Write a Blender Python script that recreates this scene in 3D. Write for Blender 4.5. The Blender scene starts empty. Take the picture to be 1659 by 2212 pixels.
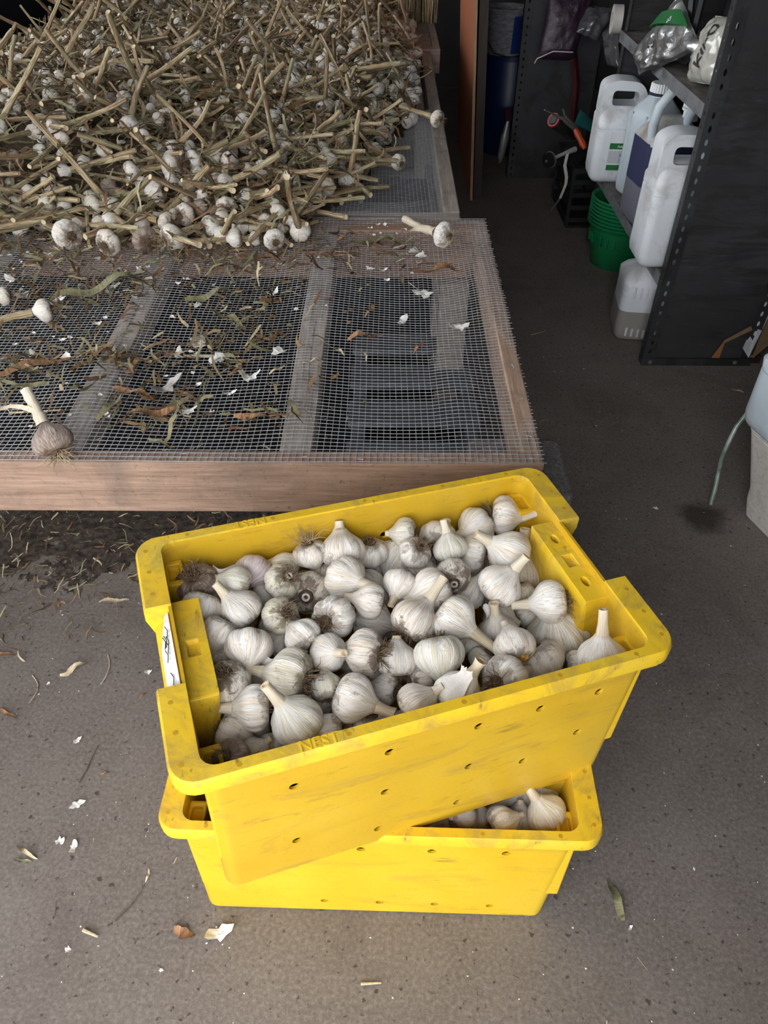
import bpy, bmesh, math, random
import numpy as np
from mathutils import Vector, Matrix, Euler, noise as mnoise
from mathutils.geometry import tessellate_polygon

# ------------------------------------------------------------------ camera, sky, light, exposure
scene = bpy.context.scene
col = scene.collection
CAM_H, FPX, PITCH, ROLL = 1.5, 1644.5, 0.736, 0.0053
cam_data = bpy.data.cameras.new('camera')
cam = bpy.data.objects.new('camera', cam_data)
col.objects.link(cam)
cam_data.sensor_fit = 'VERTICAL'
cam_data.sensor_height = 24.0
cam_data.lens = FPX * 24.0 / 2212.0
cam_data.clip_start = 0.02
FW = Vector((0, math.cos(PITCH), -math.sin(PITCH)))
UP0 = Vector((0, math.sin(PITCH), math.cos(PITCH)))
RT = Vector((1, 0, 0)) * math.cos(ROLL) + UP0 * math.sin(ROLL)
UP = -Vector((1, 0, 0)) * math.sin(ROLL) + UP0 * math.cos(ROLL)
CAM = Vector((0, 0, CAM_H))
cam.matrix_world = Matrix.Translation(CAM) @ Matrix((RT, UP, -FW)).transposed().to_4x4()
scene.camera = cam

world = bpy.data.worlds.new('overcast_sky')
scene.world = world
world.use_nodes = True
wb = world.node_tree.nodes['Background']
wb.inputs[0].default_value = (0.97, 0.98, 1.0, 1)
wb.inputs[1].default_value = 2.6

scene.view_settings.view_transform = 'Standard'
scene.view_settings.look = 'None'
scene.view_settings.gamma = 1.0
scene.view_settings.exposure = 1.16
scene.view_settings.use_curve_mapping = False

# ------------------------------------------------------------------ measuring helpers: a pixel of the photo to a point on a known plane
def ray(u, v):
    return FW + RT * ((u - 829.5) / FPX) - UP * ((v - 1106.0) / FPX)
def at(u, v, z):
    d = ray(u, v); return CAM + d * ((z - CAM_H) / d.z)
def aty(u, v, y):
    d = ray(u, v); return CAM + d * (y / d.y)
def atx(u, v, x):
    d = ray(u, v); return CAM + d * (x / d.x)

R = random.Random(7)
def rr(a, b): return R.uniform(a, b)

# ------------------------------------------------------------------ material helpers
class NT:
    def __init__(s, name):
        s.m = bpy.data.materials.new(name); s.m.use_nodes = True
        s.t = s.m.node_tree; s.b = s.t.nodes['Principled BSDF']
    def n(s, typ, **kw):
        x = s.t.nodes.new(typ)
        for k, v in kw.items(): setattr(x, k, v)
        return x
    def l(s, a, b): s.t.links.new(a, b)
    def coord(s, which='Object', scale=(1, 1, 1)):
        tc = s.n('ShaderNodeTexCoord'); mp = s.n('ShaderNodeMapping')
        mp.inputs['Scale'].default_value = scale
        s.l(tc.outputs[which], mp.inputs['Vector']); return mp.outputs[0]
    def attr(s, name, out='Vector'):
        a = s.n('ShaderNodeAttribute'); a.attribute_name = name; return a.outputs[out]
    def noise(s, vec, scale=5, detail=4, rough=0.55, dist=0.0, out='Fac'):
        x = s.n('ShaderNodeTexNoise')
        x.inputs['Scale'].default_value = scale; x.inputs['Detail'].default_value = detail
        x.inputs['Roughness'].default_value = rough; x.inputs['Distortion'].default_value = dist
        if vec is not None: s.l(vec, x.inputs['Vector'])
        return x.outputs[out]
    def ramp(s, fac, stops, interp='LINEAR'):
        x = s.n('ShaderNodeValToRGB'); x.color_ramp.interpolation = interp
        e = x.color_ramp.elements
        while len(e) < len(stops): e.new(0.5)
        for i, (p, c) in enumerate(stops):
            e[i].position = p
            e[i].color = (c, c, c, 1) if isinstance(c, (int, float)) else (*c, 1)
        s.l(fac, x.inputs[0]); return x.outputs[0]
    def mix(s, fac, a, b, blend='MIX'):
        x = s.n('ShaderNodeMix'); x.data_type = 'RGBA'; x.blend_type = blend
        for sock, v in ((x.inputs[0], fac), (x.inputs[6], a), (x.inputs[7], b)):
            if isinstance(v, (int, float)): sock.default_value = v
            elif isinstance(v, tuple): sock.default_value = (*v, 1)
            else: s.l(v, sock)
        return x.outputs[2]
    def math(s, op, a, b=0.0):
        x = s.n('ShaderNodeMath'); x.operation = op
        for sock, v in ((x.inputs[0], a), (x.inputs[1], b)):
            if isinstance(v, (int, float)): sock.default_value = v
            else: s.l(v, sock)
        return x.outputs[0]
    def rand(s):
        return s.n('ShaderNodeObjectInfo').outputs['Random']
    def bump(s, h, strength=0.3, dist=0.01):
        x = s.n('ShaderNodeBump'); x.inputs['Strength'].default_value = strength
        x.inputs['Distance'].default_value = dist
        s.l(h, x.inputs['Height']); s.l(x.outputs[0], s.b.inputs['Normal'])
    def color(s, c):
        if isinstance(c, tuple): s.b.inputs['Base Color'].default_value = (*c, 1)
        else: s.l(c, s.b.inputs['Base Color'])
    def set(s, rough=None, metal=None, spec=None, trans=None, sss=None, alpha=None, ior=None):
        i = s.b.inputs
        if rough is not None: i['Roughness'].default_value = rough
        if metal is not None: i['Metallic'].default_value = metal
        if spec is not None: i['Specular IOR Level'].default_value = spec
        if trans is not None: i['Transmission Weight'].default_value = trans
        if alpha is not None: i['Alpha'].default_value = alpha
        if ior is not None: i['IOR'].default_value = ior
        if sss is not None:
            i['Subsurface Weight'].default_value = sss
            i['Subsurface Radius'].default_value = (0.02, 0.015, 0.008)
            i['Subsurface Scale'].default_value = 0.3

M = {}
def simple(name, c, rough=0.6, metal=0.0, var=0.18, scale=12, bump=0.0, spec=0.4, stretch=(1, 1, 1), dirt=None, dscale=4, damt=0.5):
    t = NT(name); v = t.coord('Object', stretch)
    n = t.noise(v, scale, 5, 0.6)
    lo = tuple(max(0, x * (1 - var)) for x in c); hi = tuple(min(1, x * (1 + var)) for x in c)
    cc = t.ramp(n, [(0.3, lo), (0.7, hi)])
    if dirt:
        n2 = t.noise(v, dscale, 6, 0.65, 0.6)
        cc = t.mix(t.math('MULTIPLY', t.ramp(n2, [(0.48, 0.0), (0.62, 1.0)]), damt), cc, dirt)
    t.color(cc); t.set(rough=rough, metal=metal, spec=spec)
    if bump: t.bump(n, bump, 0.004)
    M[name] = t.m
    return t

def build_materials():
  if True:
    # concrete floor
    t = NT('concrete_floor'); v = t.coord('Object')
    big = t.noise(v, 1.3, 5, 0.6, 0.5); mid = t.noise(v, 6, 6, 0.65, 0.3); fine = t.noise(v, 130, 4, 0.7); grit = t.noise(v, 420, 2, 0.6)
    c = t.ramp(big, [(0.3, (0.155, 0.130, 0.117)), (0.5, (0.215, 0.188, 0.172)), (0.72, (0.262, 0.236, 0.220))])
    c = t.mix(0.5, c, t.ramp(mid, [(0.3, (0.135, 0.112, 0.100)), (0.5, (0.220, 0.193, 0.178)), (0.75, (0.300, 0.275, 0.258))]))
    c = t.mix(0.42, c, t.ramp(fine, [(0.25, (0.06, 0.048, 0.042)), (0.5, (0.215, 0.19, 0.175)), (0.72, (0.44, 0.41, 0.39))]))
    c = t.mix(t.ramp(grit, [(0.66, 0.0), (0.74, 0.5)]), c, (0.50, 0.48, 0.45))
    c = t.mix(t.ramp(t.noise(v, 75, 3, 0.5), [(0.63, 0.0), (0.70, 0.8)]), c, (0.05, 0.04, 0.035))
    st = t.noise(v, 2.2, 6, 0.7, 1.2)
    c = t.mix(t.math('MULTIPLY', t.ramp(st, [(0.52, 0.0), (0.68, 1.0)]), 0.38), c, (0.10, 0.076, 0.066))
    # wet ring under the hose
    sub = t.n('ShaderNodeVectorMath', operation='SUBTRACT'); g = t.coord('Object')
    sub.inputs[1].default_value = (0.935, 1.635, 0); t.l(g, sub.inputs[0])
    ln = t.n('ShaderNodeVectorMath', operation='LENGTH'); t.l(sub.outputs[0], ln.inputs[0])
    w = t.math('ADD', ln.outputs['Value'], t.math('MULTIPLY', t.math('SUBTRACT', t.noise(v, 14, 4, 0.6), 0.5), 0.10))
    wet = t.ramp(w, [(0.030, 0.75), (0.085, 0.0)])
    c = t.mix(wet, c, (0.018, 0.016, 0.010))
    c = t.mix(1.0, c, (0.79, 0.765, 0.742), 'MULTIPLY'); t.color(c); t.set(rough=0.82, spec=0.35)
    t.bump(t.math('ADD', t.math('MULTIPLY', fine, 0.6), mid), 0.30, 0.004)
    M['concrete_floor'] = t.m

    # yellow crate plastic, and a more rubbed copy with shade in its tone
  for yname, yk, yd in (('yellow_plastic', (1.0, 1.0, 1.3), 0.42), ('yellow_plastic_rubbed_shaded', (0.86, 0.84, 1.5), 0.66)):
    t = NT(yname); v = t.coord('Object'); vs = t.coord('Object', (1.0, 2.6, 3.4))
    n = t.noise(v, 5, 5, 0.6)
    c = t.ramp(n, [(q_, tuple(a_ * 0.91 * k_ for a_, k_ in zip(c_, yk))) for q_, c_ in ((0.3, (0.72, 0.445, 0.010)), (0.55, (0.78, 0.505, 0.016)), (0.8, (0.80, 0.55, 0.034)))])
    scuff = t.noise(vs, 5.5, 7, 0.72, 0.9)
    c = t.mix(t.math('MULTIPLY', t.ramp(scuff, [(0.54, 0.0), (0.68, 1.0)]), yd), c, (0.38, 0.235, 0.045))
    sc2 = t.noise(t.coord('Object', (0.9, 3.0, 7.0)), 9, 5, 0.75, 0.4)
    c = t.mix(t.math('MULTIPLY', t.ramp(sc2, [(0.60, 0.0), (0.70, 1.0)]), 0.62), c, (0.17, 0.115, 0.04))
    c = t.mix(t.math('MULTIPLY', t.ramp(t.noise(v, 160, 3, 0.7), [(0.55, 0.0), (0.75, 1.0)]), 0.28), c, (0.35, 0.22, 0.05))
    t.color(c); t.set(rough=0.42, spec=0.45); t.bump(n, 0.06, 0.01)
    M[yname] = t.m
  if True:
    # rim, greyer with rubbing
    t = NT('yellow_rim_plastic'); v = t.coord('Object')
    n = t.noise(v, 9, 6, 0.65, 0.4)
    c = t.ramp(n, [(0.25, (0.70, 0.42, 0.012)), (0.5, (0.76, 0.50, 0.022)), (0.8, (0.73, 0.53, 0.07))])
    c = t.mix(t.math('MULTIPLY', t.ramp(t.noise(v, 14, 7, 0.75, 0.8), [(0.46, 0.0), (0.66, 1.0)]), 0.66), c, (0.32, 0.225, 0.07))
    c = t.mix(t.math('MULTIPLY', t.ramp(t.noise(t.coord('Object', (3, 1, 1)), 22, 5, 0.7), [(0.60, 0.0), (0.70, 1.0)]), 0.75), c, (0.09, 0.065, 0.03))
    t.color(c); t.set(rough=0.48, spec=0.45); t.bump(n, 0.08, 0.004)
    M['yellow_rim_plastic'] = t.m
    simple('amber_pin', (0.50, 0.29, 0.015), 0.5)
    simple('paper_white', (0.78, 0.78, 0.78), 0.8, var=0.35, scale=30, stretch=(1, 6, 1))
    simple('black_ink', (0.02, 0.02, 0.02), 0.6)

    # garlic skin
    def garlic(name, lo, mid_, hi, tan, dirt_amt, tanw):
        t = NT(name); sv = t.attr('sv'); rnd = t.rand()
        off = t.n('ShaderNodeCombineXYZ'); t.l(t.math('MULTIPLY', rnd, 37.0), off.inputs[2])
        add = t.n('ShaderNodeVectorMath', operation='ADD'); t.l(sv, add.inputs[0]); t.l(off.outputs[0], add.inputs[1])
        p = add.outputs[0]
        s1 = t.noise(p, 3.4, 5, 0.66, 0.45); s2 = t.noise(p, 1.1, 4, 0.55)
        c = t.ramp(s1, [(0.35, lo), (0.47, mid_), (0.62, hi)])
        c = t.mix(t.math('MULTIPLY', t.ramp(s2, [(0.46, 0.0), (0.66, 1.0)]), tanw), c, tan)
        ob = t.coord('Object'); add2 = t.n('ShaderNodeVectorMath', operation='ADD')
        t.l(ob, add2.inputs[0]); t.l(off.outputs[0], add2.inputs[1])
        d = t.noise(add2.outputs[0], 1.9, 6, 0.72, 0.5)
        sep = t.n('ShaderNodeSeparateXYZ'); t.l(ob, sep.inputs[0])
        low = t.ramp(t.math('MULTIPLY', sep.outputs[2], -1.0), [(0.15, 0.0), (0.70, 0.22)])
        dd = t.math('ADD', d, low)
        c = t.mix(t.math('MULTIPLY', t.ramp(dd, [(0.60, 0.0), (0.72, 1.0)]), dirt_amt), c, (0.13, 0.085, 0.055))
        c = t.mix(t.math('MULTIPLY', t.math('GREATER_THAN', rnd, 0.86), t.ramp(s2, [(0.4, 0.0), (0.6, 0.30)])), c, (0.55, 0.60, 0.36))
        t.color(c); t.set(rough=0.45, spec=0.35)
        t.bump(t.math('ADD', s1, t.math('MULTIPLY', s2, 0.5)), 0.42, 0.07)
        M[name] = t.m
    garlic('garlic_skin', (0.62, 0.52, 0.40), (0.89, 0.865, 0.82), (0.95, 0.94, 0.92), (0.77, 0.58, 0.36), 0.62, 0.50)
    garlic('garlic_skin_dirty', (0.52, 0.44, 0.35), (0.82, 0.77, 0.69), (0.92, 0.89, 0.84), (0.62, 0.44, 0.26), 0.85, 0.55)
    garlic('garlic_skin_purple', (0.50, 0.36, 0.40), (0.76, 0.68, 0.68), (0.86, 0.82, 0.81), (0.52, 0.34, 0.38), 0.4, 0.6)
    garlic('garlic_skin_soiled', (0.15, 0.11, 0.09), (0.30, 0.235, 0.20), (0.56, 0.48, 0.42), (0.22, 0.14, 0.10), 0.9, 0.6)
    # neck
    t = NT('garlic_neck'); sv = t.attr('sv'); s1 = t.noise(sv, 4.5, 3, 0.6); rnd = t.rand()
    c = t.mix(rnd, t.ramp(s1, [(0.3, (0.62, 0.52, 0.38)), (0.6, (0.84, 0.79, 0.68))]), t.ramp(s1, [(0.3, (0.50, 0.36, 0.19)), (0.6, (0.80, 0.70, 0.52))]))
    t.color(c); t.set(rough=0.55); t.bump(s1, 0.35, 0.05); M['garlic_neck'] = t.m
    simple('cut_stem', (0.62, 0.50, 0.33), 0.8, scale=60, var=0.35)
    simple('garlic_roots', (0.185, 0.125, 0.078), 0.9, var=0.5, scale=6)
    simple('root_plate', (0.10, 0.065, 0.04), 0.95, var=0.5, scale=8, bump=0.6)
    simple('pale_roots', (0.40, 0.31, 0.20), 0.9, var=0.4, scale=6)
    simple('rotten_core', (0.50, 0.30, 0.09), 0.7, var=0.6, scale=8, dirt=(0.06, 0.03, 0.015), dscale=7, damt=0.9)
    # stalk
    t = NT('dry_stalk'); sv = t.attr('sv'); rnd = t.rand()
    off = t.n('ShaderNodeCombineXYZ'); t.l(t.math('MULTIPLY', rnd, 53.0), off.inputs[2])
    add = t.n('ShaderNodeVectorMath', operation='ADD'); t.l(sv, add.inputs[0]); t.l(off.outputs[0], add.inputs[1])
    s1 = t.noise(add.outputs[0], 2.6, 4, 0.65, 0.3); s2 = t.noise(add.outputs[0], 0.55, 4, 0.6)
    s3 = t.noise(add.outputs[0], 0.23, 2, 0.5); s4 = t.noise(add.outputs[0], 0.9, 4, 0.65)
    c1 = t.ramp(s1, [(0.38, (0.17, 0.10, 0.05)), (0.5, (0.45, 0.32, 0.18)), (0.61, (0.74, 0.62, 0.42))])
    c2 = t.ramp(s1, [(0.38, (0.13, 0.125, 0.06)), (0.5, (0.30, 0.285, 0.16)), (0.61, (0.55, 0.50, 0.32))])
    c3 = t.ramp(s1, [(0.38, (0.05, 0.037, 0.026)), (0.57, (0.25, 0.16, 0.09))])
    c4 = t.ramp(s1, [(0.38, (0.18, 0.075, 0.03)), (0.57, (0.45, 0.23, 0.10))])
    c = t.mix(t.ramp(s2, [(0.42, 0.0), (0.56, 1.0)]), c1, c2)
    c = t.mix(t.ramp(s3, [(0.50, 0.0), (0.58, 0.9)]), c, c3)
    c = t.mix(t.ramp(s4, [(0.53, 0.0), (0.63, 0.85)]), c, c4)
    t.color(c); t.set(rough=0.7); t.bump(s1, 0.4, 0.01); M['dry_stalk'] = t.m
    # leaves and skins, coloured per piece by the 'tone' attribute
    t = NT('dry_leaf'); tone = t.attr('tone', 'Fac'); v = t.coord('Object', (1, 1, 1))
    s1 = t.noise(v, 70, 4, 0.6)
    c = t.ramp(tone, [(0.0, (0.055, 0.038, 0.020)), (0.2, (0.17, 0.085, 0.035)), (0.4, (0.30, 0.17, 0.075)), (0.58, (0.15, 0.14, 0.065)), (0.75, (0.27, 0.26, 0.14)), (0.9, (0.44, 0.36, 0.21)), (1.0, (0.55, 0.46, 0.30))])
    c = t.mix(0.5, c, t.ramp(s1, [(0.3, 0.12), (0.7, 1.0)]), 'MULTIPLY')
    t.color(c); t.set(rough=0.75); M['dry_leaf'] = t.m
    t = NT('leaf_single'); rnd = t.rand(); v = t.coord('Object', (4, 1, 1)); s1 = t.noise(v, 60, 4, 0.6)
    c = t.ramp(rnd, [(0.0, (0.20, 0.10, 0.04)), (0.35, (0.36, 0.20, 0.085)), (0.55, (0.22, 0.21, 0.10)), (0.8, (0.35, 0.33, 0.18)), (1.0, (0.52, 0.42, 0.25))])
    c = t.mix(0.6, c, t.ramp(s1, [(0.3, 0.25), (0.7, 1.0)]), 'MULTIPLY')
    t.color(c); t.set(rough=0.75); M['leaf_single'] = t.m
    simple('brown_leaf', (0.26, 0.135, 0.065), 0.7, var=0.6, scale=60, stretch=(4, 1, 1))
    simple('green_leaf', (0.19, 0.18, 0.095), 0.7, var=0.5, scale=60, stretch=(4, 1, 1))
    simple('straw', (0.52, 0.43, 0.29), 0.75, var=0.35, scale=80, stretch=(6, 1, 1))
    simple('dark_twig', (0.10, 0.08, 0.065), 0.85, var=0.4, scale=80)
    simple('paper_skin', (0.80, 0.78, 0.74), 0.5, var=0.14, scale=50, dirt=(0.45, 0.36, 0.27), dscale=30, damt=0.5, bump=0.3)
    simple('grey_skin', (0.48, 0.45, 0.43), 0.55, var=0.25, scale=40, dirt=(0.25, 0.20, 0.16), dscale=25, damt=0.6, bump=0.3)
    simple('darkening_soil', (0.062, 0.050, 0.042), 0.95, var=0.6, scale=60, bump=0.9, spec=0.1)
    simple('litter_bed', (0.065, 0.052, 0.036), 0.95, var=0.6, scale=45, bump=0.8, spec=0.1)

    # timber
    def wood(name, a, b, c_, axis, dirt=(0.10, 0.085, 0.075), damt=0.5, grime=0.5):
        t = NT(name); st = {'x': (1.2, 22, 22), 'y': (22, 1.2, 22), 'z': (22, 22, 1.2)}[axis]
        v = t.coord('Object', st); v2 = t.coord('Object')
        g = t.noise(v, 2.4, 6, 0.6, 0.6); fine = t.noise(v, 9, 4, 0.7)
        c = t.ramp(g, [(0.28, a), (0.5, b), (0.72, c_)])
        c = t.mix(0.4, c, t.ramp(fine, [(0.3, tuple(x * 0.5 for x in a)), (0.7, c_)]))
        c = t.mix(t.math('MULTIPLY', t.ramp(t.noise(v2, 7, 6, 0.7, 0.6), [(grime, 0.0), (grime + 0.18, 1.0)]), damt), c, dirt)
        kn = t.n('ShaderNodeTexVoronoi'); kn.inputs['Scale'].default_value = 3.1
        t.l(t.coord('Object', {'x': (1, 2.4, 2.4), 'y': (2.4, 1, 2.4), 'z': (2.4, 2.4, 1)}[axis]), kn.inputs['Vector'])
        c = t.mix(t.ramp(kn.outputs['Distance'], [(0.035, 0.8), (0.09, 0.0)]), c, (0.12, 0.062, 0.035))
        c = t.mix(t.math('MULTIPLY', t.ramp(t.noise(v2, 90, 4, 0.7), [(0.60, 0.0), (0.70, 1.0)]), 0.55), c, (0.075, 0.06, 0.05))
        t.color(c); t.set(rough=0.8, spec=0.25); t.bump(g, 0.35, 0.006); M[name] = t.m
    wood('raw_pine_x', (0.22, 0.135, 0.095), (0.335, 0.220, 0.160), (0.43, 0.305, 0.235), 'x', damt=0.45, grime=0.50)
    wood('grey_pine_x', (0.20, 0.165, 0.14), (0.34, 0.29, 0.25), (0.46, 0.40, 0.35), 'x', damt=0.5)
    wood('grey_pine_y', (0.22, 0.18, 0.155), (0.36, 0.305, 0.265), (0.48, 0.42, 0.37), 'y', damt=0.5)
    wood('red_pine_y', (0.25, 0.15, 0.10), (0.40, 0.27, 0.19), (0.50, 0.36, 0.27), 'y', damt=0.4)
    wood('red_pine_x', (0.24, 0.135, 0.09), (0.36, 0.22, 0.155), (0.46, 0.31, 0.23), 'x', damt=0.4)
    wood('old_board_z', (0.16, 0.10, 0.06), (0.30, 0.20, 0.12), (0.42, 0.30, 0.19), 'z')
    simple('orange_ply', (0.30, 0.105, 0.05), 0.6, var=0.25, scale=10, stretch=(8, 8, 1))
    simple('tan_ply', (0.28, 0.185, 0.10), 0.7, var=0.3, scale=10, stretch=(8, 8, 1))
    simple('dark_brown_wood', (0.030, 0.018, 0.013), 0.6, var=0.4, scale=10, stretch=(8, 8, 1))
    t = simple('galvanised_wire', (0.46, 0.47, 0.49), 0.45, metal=0.45, var=0.2, scale=60)
    simple('cinder_block', (0.20, 0.19, 0.185), 0.95, var=0.45, scale=140, bump=0.8)
    simple('grey_pallet', (0.11, 0.12, 0.14), 0.8, var=0.3, scale=12, stretch=(1, 8, 8))
    # metal shelving
    simple('shelf_steel', (0.030, 0.031, 0.034), 0.5, metal=0.0, var=0.25, scale=9, dirt=(0.012, 0.012, 0.013), dscale=5, damt=0.9)
    t = NT('scuffed_panel'); v = t.coord('Object', (1.2, 1, 7)); v2 = t.coord('Object')
    c = t.ramp(t.noise(v2, 5, 5, 0.6), [(0.3, (0.018, 0.018, 0.020)), (0.7, (0.036, 0.036, 0.039))])
    c = t.mix(t.math('MULTIPLY', t.ramp(t.noise(v, 3.0, 7, 0.7, 0.7), [(0.5, 0.0), (0.62, 1.0)]), 0.85), c, (0.010, 0.010, 0.011))
    c = t.mix(t.math('MULTIPLY', t.ramp(t.noise(v, 9.0, 6, 0.75), [(0.62, 0.0), (0.74, 1.0)]), 0.6), c, (0.12, 0.12, 0.125))
    t.color(c); t.set(rough=0.6); M['scuffed_panel'] = t.m
    simple('grey_shelf_edge', (0.17, 0.175, 0.19), 0.45, var=0.2, scale=14, dirt=(0.05, 0.05, 0.05), dscale=12, damt=0.7)
    simple('shelf_deck', (0.13, 0.118, 0.105), 0.8, var=0.4, scale=20, dirt=(0.04, 0.035, 0.03), dscale=9, damt=0.8)
    simple('bolt_steel', (0.35, 0.35, 0.36), 0.4, metal=0.8)
    # plastic jugs
    t = simple('white_jug', (0.68, 0.715, 0.755), 0.45, var=0.05, scale=8, dirt=(0.26, 0.22, 0.17), dscale=7, damt=0.42)
    t = simple('grubby_jug', (0.46, 0.46, 0.45), 0.5, var=0.1, scale=8, dirt=(0.20, 0.165, 0.125), dscale=5, damt=0.75)
    t = simple('handle_grime', (0.34, 0.30, 0.25), 0.6, var=0.4, scale=9, dirt=(0.60, 0.59, 0.56), dscale=10, damt=0.7)
    t = simple('bluish_jug', (0.45, 0.52, 0.57), 0.4, var=0.07, scale=8, dirt=(0.33, 0.31, 0.27), dscale=4, damt=0.3)
    simple('jug_contents', (0.29, 0.27, 0.245), 0.45, var=0.1, scale=6)
    simple('violet_contents', (0.040, 0.045, 0.095), 0.35, var=0.2, scale=5)
    simple('pale_violet_jug', (0.15, 0.15, 0.185), 0.4, var=0.12, scale=5)
    simple('cap_white', (0.68, 0.70, 0.72), 0.45, var=0.06)
    simple('label_green', (0.012, 0.13, 0.032), 0.5, var=0.08)
    simple('label_white', (0.66, 0.68, 0.70), 0.55, var=0.06)
    simple('label_grey', (0.46, 0.48, 0.50), 0.55, var=0.25, scale=160, stretch=(1, 1, 6))
    simple('navy_collar', (0.012, 0.014, 0.05), 0.5)
    simple('green_pot', (0.006, 0.17, 0.06), 0.42, var=0.15, scale=10)
    t = NT('foil'); v = t.coord('Object'); n = t.noise(v, 26, 5, 0.6, 0.6)
    t.color((0.82, 0.83, 0.84)); t.set(rough=0.3, metal=1.0); t.bump(n, 0.2, 0.02); M['foil'] = t.m
    t = simple('clear_bag', (0.42, 0.415, 0.37), 0.16, var=0.2, scale=18, bump=0.4, spec=0.9)
    t = simple('grey_film', (0.07, 0.07, 0.075), 0.18, var=0.4, scale=14, bump=0.5, spec=0.8)
    simple('white_bag', (0.55, 0.56, 0.60), 0.35, var=0.2, scale=12, bump=0.4)
    simple('purple_net', (0.018, 0.004, 0.017), 0.45, var=0.5, scale=90, bump=0.6, spec=0.7)
    simple('red_strap', (0.045, 0.004, 0.006), 0.6)
    simple('blue_barrel', (0.006, 0.016, 0.07), 0.4, var=0.2)
    simple('dark_plastic', (0.012, 0.013, 0.014), 0.45, var=0.3)
    simple('charcoal_tarp', (0.012, 0.014, 0.022), 0.55, var=0.4, scale=6)
    simple('bucket_label', (0.20, 0.20, 0.22), 0.6, var=0.5, scale=30, stretch=(1, 1, 3))
    simple('bucket_blue', (0.012, 0.035, 0.16), 0.5)
    simple('bright_red', (0.22, 0.008, 0.008), 0.4)
    simple('orange_grip', (0.36, 0.045, 0.01), 0.4)
    simple('teal_packet', (0.010, 0.085, 0.085), 0.2, spec=0.8)
    simple('blade_steel', (0.30, 0.29, 0.27), 0.4, metal=0.6, var=0.3)
    simple('white_webbing', (0.42, 0.40, 0.38), 0.7, var=0.2, scale=60)
    simple('tape_white', (0.45, 0.43, 0.40), 0.6)
    simple('cardboard', (0.20, 0.125, 0.07), 0.85, var=0.15, scale=14)
    simple('cardboard_orange', (0.26, 0.11, 0.04), 0.8, var=0.15, scale=14)
    simple('foam_white', (0.60, 0.57, 0.53), 0.8, var=0.06, scale=90, dirt=(0.30, 0.25, 0.20), dscale=60, damt=0.35, bump=0.15)
    t = NT('clear_hose'); t.color(t.ramp(t.noise(t.coord('Object'), 22, 3), [(0.35, (0.14, 0.21, 0.16)), (0.65, (0.42, 0.50, 0.45))])); t.set(rough=0.2, spec=0.8, trans=0.25); M['clear_hose'] = t.m
    simple('shade_black', (0.012, 0.012, 0.013), 0.7, var=0.5, scale=20, bump=0.4, spec=0.2)  # near-black that imitates the shade under the racks
    simple('wall_boards', (0.045, 0.043, 0.042), 0.85, var=0.3, scale=3)
    simple('outside_ground', (0.22, 0.21, 0.195), 0.9, var=0.2, scale=3)
build_materials()

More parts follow.
